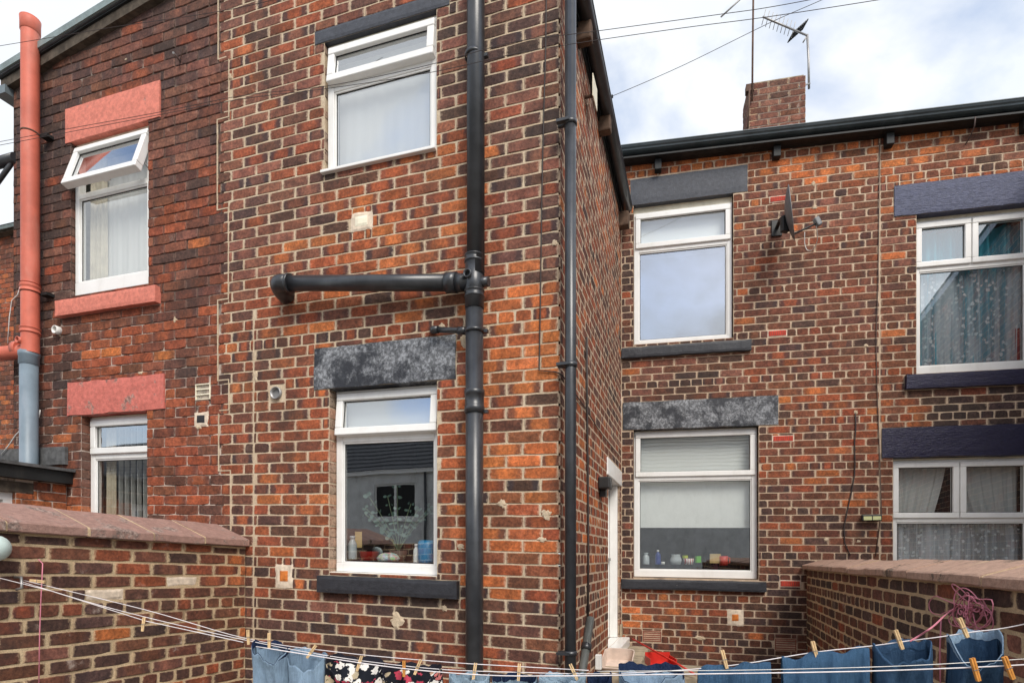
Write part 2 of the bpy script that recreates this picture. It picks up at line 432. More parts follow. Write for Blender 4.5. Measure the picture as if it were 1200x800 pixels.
def lay_bricks(wall, parent, srange, zrange, openings, colf, key, mat, pitch=.226, course=.075, joint=.0078, phase=0.0, zphase=0.0,
               header_every=0, header_phase=0, limit=None, seam_l=None, seam_r=None, top=None, depth=.1, jit=.0014, seed=1, budget=300, header_rows=(), skip=None, sphase_fn=None):
    rnd = random.Random(seed); items = []
    k0 = math.floor((zrange[0]-zphase)/course)
    k1 = math.ceil((zrange[1]-zphase)/course)
    for k in range(k0, k1):
        zb = zphase + k*course + joint/2; zt = zb + course - joint
        zb = max(zb, zrange[0]); zt = min(zt, zrange[1])
        if zt-zb < .02: continue
        zm = (zb+zt)/2
        a0 = seam_l(zm)+.003 if seam_l else srange[0]; a1 = seam_r(zm) if seam_r else srange[1]
        hdr = (header_every and (k-header_phase) % header_every == 0) or any(abs(zm-h) < course*.5 for h in header_rows)
        pt_ = pitch/2 if hdr else pitch
        off = phase + (pitch/2 if k % 2 else 0) + (pitch/4 if hdr else 0)
        x = a0 - ((a0-off) % pt_)
        if x > a0: x -= pt_
        wob = rnd.uniform(-.006, .006)
        # brick ends, with the odd closer where the bond slips
        while x < a1:
            b0 = max(x+joint/2+wob, a0+joint*.3); b1 = min(x+pt_-joint/2+wob+rnd.uniform(-.003, .003), a1-joint*.3)
            x += pt_
            if b1-b0 < .02: continue
            segs = [(b0, b1, zb, zt)]
            for (o0, o1, p0, p1) in openings:
                ns = []
                for (a, b, c, d) in segs:
                    if b <= o0+1e-4 or a >= o1-1e-4 or d <= p0+1e-4 or c >= p1-1e-4: ns.append((a, b, c, d)); continue
                    if a < o0-.02: ns.append((a, o0-.002, c, d))
                    if b > o1+.02: ns.append((o1+.002, b, c, d))
                    aa, bb = max(a, o0), min(b, o1)
                    if bb-aa > .02:
                        if d > p1+.014: ns.append((aa, bb, max(p1+.004, c), d))
                        if c < p0-.014: ns.append((aa, bb, c, min(p0-.004, d)))
                segs = ns
            for (a, b, c, d) in segs:
                if b-a < .018 or d-c < .01: continue
                sm_, zm_ = (a+b)/2, (c+d)/2
                if top and d > top(sm_): continue
                if skip and skip(sm_, zm_, rnd): continue
                items.append((sm_, zm_, b-a, d-c))
    # largest in the photograph first
    area = []
    for (s, z, L, H) in items:
        p = wall.pt(s, z)
        if p.y < .2: area.append(0); continue
        u, v = pix(p); q = wall.pt(s+L, z); u2, _ = pix(q) if q.y > .2 else (u, 0)
        vis = -12 < u < 1212 and -10 < v < 810
        area.append(abs(u2-u)*H*FPX/p.y if vis else 0)
    order = sorted(range(len(items)), key=lambda i: -area[i])
    solo = set(i for i in order[:budget] if area[i] > 0)
    Rm = wall.rot()
    Ls, Hs, S = TPL[key+'_s']; Lh, Hh, Hd = TPL[key+'_h']
    SV, SF, SC, SU = [], [], [], []; nv = 0
    pinv = WM(parent).inverted()
    for i, (s, z, L, H) in enumerate(items):
        isS = L > (Ls+Lh)/2*.92
        (tl, th, lst) = (Ls, Hs, S) if isS else (Lh, Hh, Hd)
        V, F, me = lst[rnd.randrange(len(lst))]
        c, al = pick_colour(colf(s, z), rnd)
        out = rnd.uniform(-jit, jit); roll = rnd.uniform(-.006, .006); yaw = rnd.uniform(-2.4, 2.4)*jit
        loc = wall.pt(s, z, out); flip = rnd.random() < .5
        sx, sz = L/tl, H/th
        rot = Rm @ Matrix.Rotation(roll, 3, 'Y') @ Matrix.Rotation(yaw, 3, 'Z')
        if i in solo:
            o = bpy.data.objects.new('brick', me); col.objects.link(o)
            o.parent = parent; o.matrix_parent_inverse = pinv
            o.location = loc; o.rotation_euler = rot.to_euler(); o.scale = (sx, 1, sz); o.color = (c[0], c[1], c[2], al)
        else:
            W = V*np.array([sx, 1, sz]); W = W @ np.array(rot).T + np.array(loc)
            SV.append(W); SF += [tuple(a+nv for a in f) for f in F]; nv += len(V)
            SC.append(np.tile(np.array([c[0], c[1], c[2], al]), (len(V), 1)))
            SU.append(np.stack([V[:,0]/tl+.5, V[:,2]/th+.5], 1))
    if SV:
        SV = np.concatenate(SV); SC = np.concatenate(SC); SU = np.concatenate(SU)
        me = bpy.data.meshes.new('brickwork'); me.from_pydata(SV.tolist(), [], SF); me.update(); me.materials.append(mat)
        ca = me.color_attributes.new('bc', 'FLOAT_COLOR', 'POINT'); ca.data.foreach_set('color', SC.astype('f').ravel())
        li = np.zeros(len(me.loops), dtype='i'); me.loops.foreach_get('vertex_index', li)
        me.uv_layers.new(name='UVMap').data.foreach_set('uv', SU[li].astype('f').ravel())
        o = bpy.data.objects.new('brickwork', me); col.objects.link(o); adopt(o, parent); o['kind'] = 'stuff'
    return len(items)

def backing(wall, name, parent, mat, srange, zrange, openings, back=-.007, deep=-.13, extra=None, seams=None):
    """mortar bed behind the brick faces, with its openings and their reveals"""
    ss = sorted(set([srange[0], srange[1]] + [x for o in openings for x in o[:2] if srange[0] < x < srange[1]]))
    zs = sorted(set([zrange[0], zrange[1]] + [x for o in openings for x in o[2:] if zrange[0] < x < zrange[1]]))
    mb = MB()
    hole = lambda s, z: any(o[0] < s < o[1] and o[2] < z < o[3] for o in openings)
    for a, b in zip(ss, ss[1:]):
        for c, d in zip(zs, zs[1:]):
            if hole((a+b)/2, (c+d)/2): continue
            mb.add([wall.pt(a, c, back), wall.pt(b, c, back), wall.pt(b, d, back), wall.pt(a, d, back)], [(0,1,2,3)])
    for (a, b, c, d) in openings:
        a2, b2 = max(a, srange[0]), min(b, srange[1])
        c2, d2 = max(c, zrange[0]), min(d, zrange[1])
        i = .009
        if a > srange[0]: mb.add([wall.pt(a-i, c2, back), wall.pt(a-i, d2, back), wall.pt(a-i, d2, deep), wall.pt(a-i, c2, deep)], [(3,2,1,0)])
        if b < srange[1]: mb.add([wall.pt(b+i, c2, back), wall.pt(b+i, d2, back), wall.pt(b+i, d2, deep), wall.pt(b+i, c2, deep)], [(0,1,2,3)])
        mb.add([wall.pt(a2, c2-i, back), wall.pt(b2, c2-i, back), wall.pt(b2, c2-i, deep), wall.pt(a2, c2-i, deep)], [(0,1,2,3)])
        mb.add([wall.pt(a2, d2+i, back), wall.pt(b2, d2+i, back), wall.pt(b2, d2+i, deep), wall.pt(a2, d2+i, deep)], [(3,2,1,0)])
    if extra: mb.add([wall.pt(s, z, back) for s, z in extra], [tuple(range(len(extra)))])
    return mb.build(name, mat, parent)

templates('a_s', .2175, .0665, .10, 7, 10, M['brick_a']); templates('a_h', .1045, .0665, .10, 5, 30, M['brick_a'])
templates('l_s', .221, .0705, .10, 7, 50, M['brick_l']); templates('l_h', .107, .0705, .10, 5, 70, M['brick_l'])
templates('b_s', .2175, .067, .10, 7, 90, M['brick_b']); templates('b_h', .1045, .067, .10, 5, 110, M['brick_b'])
templates('y_s', .213, .062, .10, 7, 130, M['brick_y']); templates('y_h', .100, .062, .10, 5, 150, M['brick_y'])

# ------------------------------------------------------------------ the ground
mb = MB(); mb.add([(-60,-60,0), (60,-60,0), (60,80,0), (-60,80,0)], [(0,1,2,3)]); mb.build('ground', M['concrete'], kind='structure')

# ------------------------------------------------------------------ the houses
wing_l = empty('house_wing', A.pt(-3.7, -HC), 'sooty dark red brick rear wing with salmon painted lintels under the sloping roof edge', 'house wing')
wing_m = empty('house_wing', A.pt(-1.3, -HC), 'repointed brick rear wing with cream joints, black soil pipe and horizontal pipe', 'house wing')
house_m = empty('terraced_house', B.pt(1.2, -HC), 'brown brick rear of terraced house with satellite dish and chimney above', 'house')
sMR = B.uv(1031, 400)[0]
house_r = empty('terraced_house', B.pt(sMR+1.2, -HC), 'brick rear of terraced house with indigo and navy lintels at right edge', 'house')

# --- window openings, measured on the walls
RC = .075
def W_(wall, *a): return wall.rect(*a, out=-RC)
# lintels and sills (s0, s1, z0, z1)
L1 = A.rect(77.5, 188, 128, 167, 96, 139); S1 = A.rect(71, 188, 354, 372, 338, 357)
L2 = A.rect(80, 193, 450, 487, 437, 479)
L3 = A.rect(369, 526.5, 37, 53, -10, 5.5)
L4 = A.rect(368.5, 534, 407, 456, 394, 444); S4 = A.rect(376, 538.5, 673, 692, 681, 702)
W1 = A.rect(88, 177, 172, 350, 150, 331, -.03)
W2 = A.rect(106, 181.5, 490, 690, 486, 690, -RC)
W3 = A.rect(384, 513, 57, 205, 18, 176, -.03)
W4 = A.rect(394, 517, 460, 669, 449, 673.5, -RC)
L5 = B.rect(739, 876, 211, 241, 193, 224); S5 = B.rect(728.5, 880, 409, 422, 399, 410)
L6 = B.rect(730, 912, 473, 503, 462, 498); S6 = B.rect(728.5, 897, 677, 688, 682, 694)
W5 = B.rect(743, 858, 251, 405, 237, 397, -.05)
W6 = B.rect(743, 887, 506, 676, 501, 677, -RC)
L7 = B.rect(1048, 1225, 219, 255, 197, 234); S7 = B.rect(1060, 1215, 441, 458, 432, 449)
L8 = B.rect(1033.5, 1225, 502, 537, 495, 531)
W7 = B.rect(1070.5, 1209, 262, 441, 245, 432, -RC)
W8 = B.rect(1043.5, 1209, 541, 700, 535, 702, -RC)
def hole_for(w, lint, m=.004, wall=None):
    """opening reaches up to the underside of its lintel"""
    return (w[0]-m, w[1]+m, w[2]-m, max(w[3], lint[2]-.001))

seam = A.uv(262, 400)[0]
pxu = lambda u: A.uv(u, 400)[0]
SEAMS = [(70, 255.5), (140, 268), (241, 254.5), (350, 267.5), (450, 255), (482, 268), (552, 256), (640, 270), (900, 256)]
def seamf(z):
    v = pix(A.pt(seam, z))[1]
    for lim, u in SEAMS:
        if v < lim: return pxu(u)
    return pxu(256)
sL = A.uv(16, 300)[0]
ZE = 3.98; APEX = (-2.44, 4.40)
rake = lambda s: ZE + (APEX[1]-ZE)*(s-sL)/(APEX[0]-sL) if s < APEX[0] else ZE-.15 + (APEX[1]-ZE+.15)*(-s)/(-APEX[0])

# colour of the brickwork: weights of orange, red, purple, near black, brown
fieldA = field(A, [
    (300,20,(.05,.35,.45,.1,.05)), (340,150,(0,.25,.4,.3,.05)), (470,240,(.5,.4,.02,.05,.03)), (430,310,(.35,.45,.05,.1,.05)), (330,230,(.05,.2,.5,.2,.05)),
    (520,200,(.3,.4,.1,.15,.05)), (600,20,(0,.1,.45,.4,.05)), (620,150,(0,.1,.5,.35,.05)), (610,270,(0,.2,.45,.3,.05)), (540,100,(.03,.1,.4,.4,.07)),
    (620,400,(.5,.3,.05,.1,.05)), (630,520,(.5,.25,.02,.15,.08)), (620,640,(.35,.35,.02,.15,.13)), (620,760,(.08,.3,.05,.35,.22)),
    (330,360,(.05,.45,.15,.15,.2)), (330,430,(.25,.5,.05,.1,.1)), (340,560,(.3,.4,.02,.15,.13)), (330,680,(.1,.35,.02,.35,.18)), (350,760,(.02,.15,.05,.55,.23)),
    (450,740,(.03,.2,.1,.45,.22)), (280,560,(.02,.3,.12,.3,.26)), (280,300,(0,.25,.5,.15,.1)), (530,560,(.3,.4,.02,.15,.13)), (450,385,(.1,.4,.15,.2,.15))])
fieldL = field(A, [
    (60,150,(0,.02,.15,.6,.23)), (130,70,(0,.15,.25,.3,.3)), (230,60,(0,.1,.35,.35,.2)), (230,150,(0,.15,.25,.3,.3)), (60,280,(0,.1,.1,.45,.35)),
    (60,400,(0,.12,.05,.48,.35)), (230,250,(.02,.45,.1,.1,.33)), (220,380,(.03,.45,.05,.1,.37)), (130,410,(.1,.5,.05,.05,.3)), (230,560,(.06,.55,.03,.1,.26)),
    (90,520,(.1,.4,.05,.15,.3)), (230,650,(.05,.4,.02,.2,.33))])
fieldC = field(C, [
    (690,100,(.1,.25,.4,.1,.15)), (710,250,(.25,.3,.2,.15,.1)), (690,300,(.1,.3,.3,.2,.1)), (700,450,(.06,.35,.2,.2,.19)), (700,600,(.25,.5,.02,.08,.15)), (690,700,(.1,.4,.05,.2,.25)), (720,480,(0,.2,.3,.3,.2))])
fieldB = field(B, [
    (800,200,(0.6,0.18,0.04,0,0.195)), (950,180,(0.5,0.21,0.08,0,0.227)), (1100,165,(0.6,0.18,0.04,0.05,0.145)), (1120,185,(0.1,0.12,0.32,0.2,0.27)), (740,320,(0,0.048,0.16,0.5,0.296)), (900,260,(0.05,0.15,0.24,0.15,0.422)),
    (960,330,(0.02,0.15,0.24,0.2,0.402)), (1040,330,(0.02,0.15,0.28,0.15,0.412)), (1000,260,(0.05,0.18,0.24,0.15,0.395)), (950,420,(0.03,0.18,0.16,0.2,0.445)), (820,440,(0.01,0.072,0.24,0.35,0.334)), (960,470,(0.25,0.24,0.064,0.07,0.396)),
    (1130,475,(0,0.012,0.064,0.8,0.125)), (1060,470,(0.2,0.21,0.08,0.15,0.378)), (970,560,(0.15,0.27,0.04,0.1,0.463)), (930,600,(0.03,0.12,0.08,0.35,0.43)), (735,600,(0,0.048,0.04,0.65,0.266)), (1020,590,(0.05,0.21,0.04,0.2,0.517)),
    (980,620,(0.05,0.15,0.024,0.35,0.439)), (800,710,(0.3,0.27,0,0.08,0.373)), (760,760,(0.1,0.24,0,0.25,0.43)), (880,770,(0,0.072,0,0.55,0.384)), (920,700,(0,0.09,0.024,0.5,0.394)), (910,640,(0.03,0.15,0.024,0.37,0.439))])
fieldD = field(D, [(60,690,(.03,.14,.12,.36,.35)), (200,680,(.04,.2,.08,.33,.35)), (100,770,(.02,.12,.12,.38,.36)), (280,700,(.3,.3,.02,.2,.18)), (230,760,(.05,.18,.05,.32,.4))])
fieldE = field(E, [(960,700,(.0,.12,.12,.28,.48)), (1040,720,(0,.05,.12,.5,.33)), (1170,740,(0,.02,.25,.45,.28)), (1000,760,(.03,.2,.05,.32,.4))])

ZB = -HC
# openings: (s0,s1,z0,z1)
openL = [hole_for(W1, L1), hole_for(W2, L2)]
openM = [hole_for(W3, L3), hole_for(W4, L4)]
vent_rect = lambda w, u0, u1, v0, v1: w.rect(u0, u1, v0, v1, v0, v1)
AB1 = A.rect(228.5, 246.5, 450, 469, 448.5, 468); 
PATCH_A1 = A.rect(413, 435, 252, 270, 249, 267); PATCH_A2 = A.rect(324, 342, 662, 686, 663, 687)
VENT_A = A.rect(315, 334, 451.5, 471, 450, 470.5)
HOLE_L = A.rect(229, 243, 485, 498, 484, 497)
bt = lambda r: r
wl = backing(A, 'wall', wing_l, M['mortar_l'], (sL, pxu(262)), (ZB, ZE-.01), openL, back=-.006,
             extra=[(sL, ZE-.01), (pxu(262), ZE-.01), (pxu(262), rake(pxu(262))), (sL, rake(sL))])
wa = backing(A, 'wall', wing_m, M['mortar_a'], (pxu(262), -.012), (ZB, ZE-.16), openM, back=-.0035,
             extra=[(pxu(262), ZE-.16), (-.012, ZE-.16), (-.012, ZE-.15), (APEX[0], APEX[1]-.01), (pxu(262), rake(pxu(262))-.01)])
stL = openL + [L1, S1, L2, AB1, HOLE_L]
s297 = A.uv(297, 500)[0]; stM = openM + [(s297-.003, s297+.003, ZB, A.uv(297, 372)[1]), L3, L4, S4, PATCH_A1, PATCH_A2, VENT_A]
zA = A.uv(300, 615.2)[1]
n = lay_bricks(A, wl, (sL, 0), (ZB, 4.4), stL, fieldL, 'l', M['brick_l'], joint=.0045, course=.075, pitch=.2255, zphase=zA, seam_r=seamf, top=lambda s: rake(s)-.01, jit=.003, seed=3)
print('bricks L', n)
n = lay_bricks(A, wa, (0, -.0), (ZB, 4.4), stM, fieldA, 'a', M['brick_a'], joint=.0075, zphase=zA, phase=A.uv(300.5, 600)[0], seam_l=seamf, seam_r=lambda z: 0.0,
               top=lambda s: rake(s)-.01, jit=.0014, seed=4, header_rows=(L4[3]+.045,))
print('bricks A', n)
# cream pointing down the toothed seam between the two wings
m = MB(); prev = None; z = ZB
while z < 4.3:
    a = seamf(z+.0375)
    if prev is not None and abs(a-prev) > .01: m.box(A, min(a, prev)-.004, max(a, prev)+.004, z-.004, z+.004, -.02, .0008)
    m.box(A, a-.0045, a+.0045, z, z+.075, -.02, .0006); prev = a; z += .075
m.build('pointing', M['mortar_a'], wing_m)
# side of the wing
tB = 2.82
door = (1.90, 2.70, C.uv(720, 752)[1], C.uv(720, 566)[1]+.02)
wc = backing(C, 'wall', wing_m, M['mortar_b'], (.008, tB), (ZB, 3.62), [door], back=-.0012, deep=-.11)
n = lay_bricks(C, wc, (0.003, tB), (ZB, 3.61), [door], fieldC, 'a', M['brick_a'], zphase=zA, phase=.113, header_every=4, header_phase=1, seed=5, jit=.0006, joint=.0095, budget=0)
print('bricks C', n)
# main wall
zB = B.uv(915, 577)[1]; ZEB = 4.20
sEnd = B.uv(1240, 400)[0]
openB1 = [hole_for(W5, L5), hole_for(W6, L6)]; openB2 = [hole_for(W7, L7), hole_for(W8, L8)]
RED_AB = [B.rect(902, 923, 231, 237, 229, 235), B.rect(900, 922, 387.5, 394, 386.5, 393), B.rect(905.5, 930, 510.5, 517, 510, 516.5), B.rect(914, 938, 680, 687, 680, 687)]
TER_AB = [B.rect(753, 775, 738.5, 751, 738.5, 751.5), B.rect(908, 933.5, 747.5, 762, 748, 762.5)]
PATCH_B = B.rect(853, 870, 715, 731, 715, 731.5)
wb = backing(B, 'wall', house_m, M['mortar_b'], (0, sMR), (ZB, ZEB), openB1, back=-.0035)
wr = backing(B, 'wall', house_r, M['mortar_b'], (sMR, sEnd), (ZB, ZEB), openB2, back=-.0035)
stB1 = openB1 + [L5, S5, L6, S6, PATCH_B] + RED_AB + TER_AB
hph = round((B.uv(920, 599)[1]-zB)/.075-.5)
n = lay_bricks(B, wb, (0.004, sMR-.003), (ZB, ZEB), stB1, fieldB, 'b', M['brick_b'], zphase=zB, header_every=6, header_phase=hph, seed=6, phase=B.uv(900+215/8, 571)[0])
print('bricks B', n)
n = lay_bricks(B, wr, (sMR+.003, sEnd), (ZB, ZEB), openB2+[L7, S7, L8], fieldB, 'b', M['brick_b'], zphase=zB, header_every=6, header_phase=hph, seed=8, header_rows=(L7[3]+.045,))
print('bricks R', n)

# wing side bodies and roofs, so that the houses are solid
def quad(mb, *p): mb.add([Vector(q) for q in p], [(0,1,2,3)]); mb.add([Vector(q) for q in p], [(3,2,1,0)]) if False else None
def slab(name, pts, th, mat, parent, **k):
    """a sloping slab of thickness th through four corner points"""
    a, b, c, d = [Vector(p) for p in pts]; nn = (b-a).cross(d-a).normalized()*th
    mb = MB(); mb.add([a, b, c, d, a-nn, b-nn, c-nn, d-nn], [(0,1,2,3), (7,6,5,4), (0,4,5,1), (1,5,6,2), (2,6,7,3), (3,7,4,0)])
    return mb.build(name, mat, parent, **k)
# roof of the wing: ridge runs back from the apex
def AP(s, z, t): # point on the wing: s along the rear face, t into the house
    p = A.pt(s, z, -t); return p
ov = .07
for (s_e, z_e, par, sg) in ((sL-.10, ZE-.01+.0, wing_l, 1), (.06, ZE-.17, wing_m, -1)):
    s_r, z_r = APEX[0], APEX[1]+.10
    zz = z_e + .08
    pts = [AP(s_e, zz, -ov), AP(s_r, z_r, -ov), AP(s_r, z_r, 3.2), AP(s_e, zz, 3.2)]
    if sg < 0: pts = [pts[1], pts[0], pts[3], pts[2]]
    slab('roof', pts, .03, M['slates'], par)
# barge board and metal verge over the rake
for (sa, sb, par) in ((sL-.09, APEX[0], wing_l), (.06, APEX[0], wing_m)):
    m1, m2, m3 = MB(), MB(), MB()
    k = 10
    for q in range(k):
        a = sa+(sb-sa)*q/k; b = sa+(sb-sa)*(q+1)/k
        if a > b: a, b = b, a
        ra, rb = (rake(max(a, sL)) if sa < sb else rake(min(a, 0))), (rake(max(b, sL)) if sa < sb else rake(min(b, 0)))
        if a < sL: ra -= (sL-a)*.17
        def bar(m, za, zb_, o0, o1):
            p = [A.pt(a, ra+za, o0), A.pt(b, rb+za, o0), A.pt(b, rb+zb_, o0), A.pt(a, ra+zb_, o0), A.pt(a, ra+za, o1), A.pt(b, rb+za, o1), A.pt(b, rb+zb_, o1), A.pt(a, ra+zb_, o1)]
            m.add(p, [(0,3,2,1), (4,5,6,7), (0,1,5,4), (1,2,6,5), (2,3,7,6), (3,0,4,7)])
        bar(m1, -.035, .045, -.02, .045); bar(m3, .047, .068, -.02, .06); bar(m2, .070, .125, -.03, .085)
    m1.build('barge_board', M['wood_old'], par); m3.build('batten', M['fascia'], par); m2.build('verge_trim', M['lead'], par)
# left flank, back parts
mb = MB(); mb.add([A.pt(sL, ZB, 0), A.pt(sL, ZE-.02, 0), A.pt(sL, ZE-.02, -3), A.pt(sL, ZB, -3)], [(0,1,2,3)]); mb.build('flank', M['brick_l'], wing_l)
# left gutter of the left wing
g = MB(); g.box(A, sL-.14, sL-.01, ZE-.10, ZE-.03, -3, .06); g.build('gutter', M['gutter'], wing_l)

# eaves of the wing side
m = MB(); m.box(C, -.06, tB-.02, 3.615, 3.70, -.06, .012); m.build('fascia', M['fascia'], wing_m)
def half_round(mb, wall, s0, s1, zc, oc, r, n=8, k=10):
    vs = []; fs = []
    for i in range(k+1):
        s = s0+(s1-s0)*i/k
        for q in range(n+1):
            a = math.pi*q/n
            vs.append(wall.pt(s, zc-math.sin(a)*r, oc-math.cos(a)*r))
    for i in range(k):
        for q in range(n):
            x = i*(n+1)+q; fs.append((x, x+n+1, x+n+2, x+1))
    mb.add(vs, fs, True)
m = MB(); half_round(m, C, -.08, tB-.04, 3.70, .068, .055); m.box(C, -.08, tB-.04, 3.697, 3.706, .116, .126)
o = m.build('gutter', M['pipe_black'], wing_m); sm = o.modifiers.new('solid', 'SOLIDIFY'); sm.thickness = .003
for u_, v_ in ((681, 30), (706, 145)):
    t = C.uv(u_-4, v_)[0]
    bevel(MB().box(C, t-.04, t+.04, 3.53, 3.66, -.02, .10).build('corbel', M['tan_wood'], wing_m), .012)
t = tB-.13; bevel(MB().box(C, t-.05, t+.05, 3.45, 3.60, -.02, .10).build('corbel', M['tan_wood'], wing_m), .012)
# little white plate and clay bracket under the eaves
t = C.uv(686, 85)[0]; 
p_ = empty('bird_scarer_plate', C.pt(t, 3.35, .0), 'small white plate on a bracket high under the wing eaves', 'plate')
MB().cube(C.pt(t, 3.40, .07), .006, .16, .16, -.33).build('plate', M['cream_vent'], p_); MB().tube([C.pt(t-.03, 3.36, 0), C.pt(t, 3.38, .068)], .012).build('bracket', M['rust'], p_)

# main roof, fascia, gutter
BG = Wall(tuple(B.P), tuple(B.d), .0124+.028)     # the eaves have dropped a little towards the right
def BP(s, z, out): return BG.pt(s, z, out)
# main roofs, split at the party line
for (a, b, par) in ((-.05, sMR, house_m), (sMR+.002, sEnd+1.5, house_r)):
    slab('roof', [BP(a, ZEB+.17, .07), BP(b, ZEB+.17, .07), BP(b, ZEB+2.2, -4.0), BP(a, ZEB+2.2, -4.0)], .05, M['slates'], par)
    m = MB(); m.box(BG, a, b, ZEB-.02, ZEB+.13, -.05, .05); m.build('fascia', M['fascia'], par)
    m = MB(); m.box(BG, a, b, ZEB-.018, ZEB-.002, -.05, .13); m.build('soffit', M['fascia'], par)
    # ogee gutter
    prof = [(.055, .075), (.055, .012), (.10, .004), (.128, .02), (.133, .045), (.150, .060), (.158, .085), (.165, .088), (.165, .100), (.150, .100)]
    m = MB(); vs = []; fs = []; K = 6
    for i in range(K+1):
        s = a+(b-a)*i/K
        for (o_, z_) in prof: vs.append(BP(s, ZEB+.055+z_*.5, o_))
    for i in range(K):
        for q in range(len(prof)-1):
            x = i*len(prof)+q; fs.append((x, x+len(prof), x+len(prof)+1, x+1))
    m.add(vs, fs, False); o = m.build('gutter', M['gutter'], par); sm = o.modifiers.new('solid', 'SOLIDIFY'); sm.thickness = .004
for (u, v, par) in ((771, 185, house_m), (909, 172, house_m), (1040, 160, house_r), (1199, 150, house_r)):
    s = B.uv(u, v)[0]
    bevel(MB().box(BG, s-.035, s+.035, ZEB-.13, ZEB-.02, -.01, .075).build('gutter_bracket', M['fascia'], par), .006)
# party joint cable / expansion strip
# chimney: front face a little behind the eaves
CHY = 1.1
ch = empty('chimney', B.pt(1.5, ZEB, -CHY), 'weathered pink brown brick chimney stack with bare top above the gutter', 'chimney')
c0 = B.uv(877, 120, -CHY)[0]; c1 = B.uv(944.5, 120, -CHY)[0]; zt1 = B.uv(944, 89, -CHY)[1]; zt = (zt1 + B.uv(880, 97, -CHY)[1])/2
BC = Wall(tuple(B.P - B.n*CHY + B.d*0), tuple(B.d), B.g)
m = MB(); M['mortar_ch'] = mortar_mat('mortar_chimney', (.30, .22, .18), (.22, .16, .13), (.14, .11, .09)); m.box(BC, c0+.006, c1-.006, ZEB-.1, zt-.02, -.40, -.003); chw = m.build('stack', M['mortar_ch'], ch)
fieldCh = lambda s, z: (0, .02, .5, .22, .26)
lay_bricks(BC, chw, (c0, c1), (ZEB, zt), [], fieldCh, 'y', M['brick_y'], joint=.008, seed=11, budget=60, zphase=zt-.075*40)
BCs = Wall(tuple(Vector(BC.pt(c0, 0, -.40).xy)), tuple(B.n), 0)
lay_bricks(BCs, chw, (0, .40), (ZEB, zt-B.g*c0), [], fieldCh, 'y', M['brick_y'], joint=.008, seed=12, budget=0, zphase=zt-.075*40)
m = MB(); m.box(BC, c0+.02, c1-.02, zt-.02, zt+.02, -.38, -.02); m.build('flaunching', M['stone'], ch)

# ------------------------------------------------------------------ lintels and sills
def block(name, wall, r, mat, parent, label=None, proud=.006, j=.003, back=-.11, nx=18, nz=5):
    m = MB(); rough_box(m, wall, r[0], r[1], r[2], r[3], back, proud, nx, nz, j); return m.build(name, mat, parent, label)
block('lintel', A, L1, M['salmon'], wing_l, proud=.012); block('window_sill', A, S1, M['salmon'], wing_l, proud=.05)
block('lintel', A, L2, M['salmon_rough'], wing_l, 'rough salmon painted lintel with broken edges', .012, .009)
block('lintel', A, L3, M['slate'], wing_m); block('lintel', A, L4, M['peel'], wing_m, 'lintel with peeling black and grey paint', .008, .006)
block('window_sill', A, S4, M['sill_black'], wing_m, None, .05)
block('lintel', B, L5, M['slate'], house_m, 'slate grey painted lintel'); block('window_sill', B, S5, M['sill_black'], house_m, None, .045, .006)
block('lintel', B, L6, M['peel'], house_m, 'lintel with peeling black and grey paint', .01, .005); block('window_sill', B, S6, M['sill_black'], house_m, None, .05, .006)
block('lintel', B, L7, M['indigo'], house_r, 'indigo painted lintel', .012, .004); block('window_sill', B, S7, M['navy'], house_r, None, .05, .004)
block('lintel', B, L8, M['navy'], house_r, 'navy painted lintel', .014, .006)

# ------------------------------------------------------------------ windows
def bars(mb, w, r, fw, o0, o1, bot=None):
    s0, s1, z0, z1 = r; bot = bot or fw
    mb.box(w, s0, s1, z0, z0+bot, o0, o1); mb.box(w, s0, s1, z1-fw, z1, o0, o1)
    mb.box(w, s0, s0+fw, z0+bot, z1-fw, o0, o1-.0015); mb.box(w, s1-fw, s1, z0+bot, z1-fw, o0, o1-.0015)
def shrink(r, d): return (r[0]+d, r[1]-d, r[2]+d, r[3]-d)
def pane(win, w, r, out, mat):
    MB().box(w, r[0], r[1], r[2], r[3], out-.004, out).build('pane', mat, win)
def gasket(win, w, r, out, t=.005):
    m = MB(); bars(m, w, r, t, out, out+.004); m.build('gasket', M['gasket'], win)
class Tilt(Wall):
    """a plane hinged on the top edge (z1) of another wall plane and swung outwards"""
    def __init__(self, w, z1, out, ang):
        self.w = w; self.z1 = z1; self.o = out; self.a = ang
    def pt(self, s, z, out=0.0):
        dz = z - self.z1; do = out - self.o
        return self.w.pt(s, self.z1 + dz*math.cos(self.a) + do*math.sin(self.a), self.o - dz*math.sin(self.a) + do*math.cos(self.a))
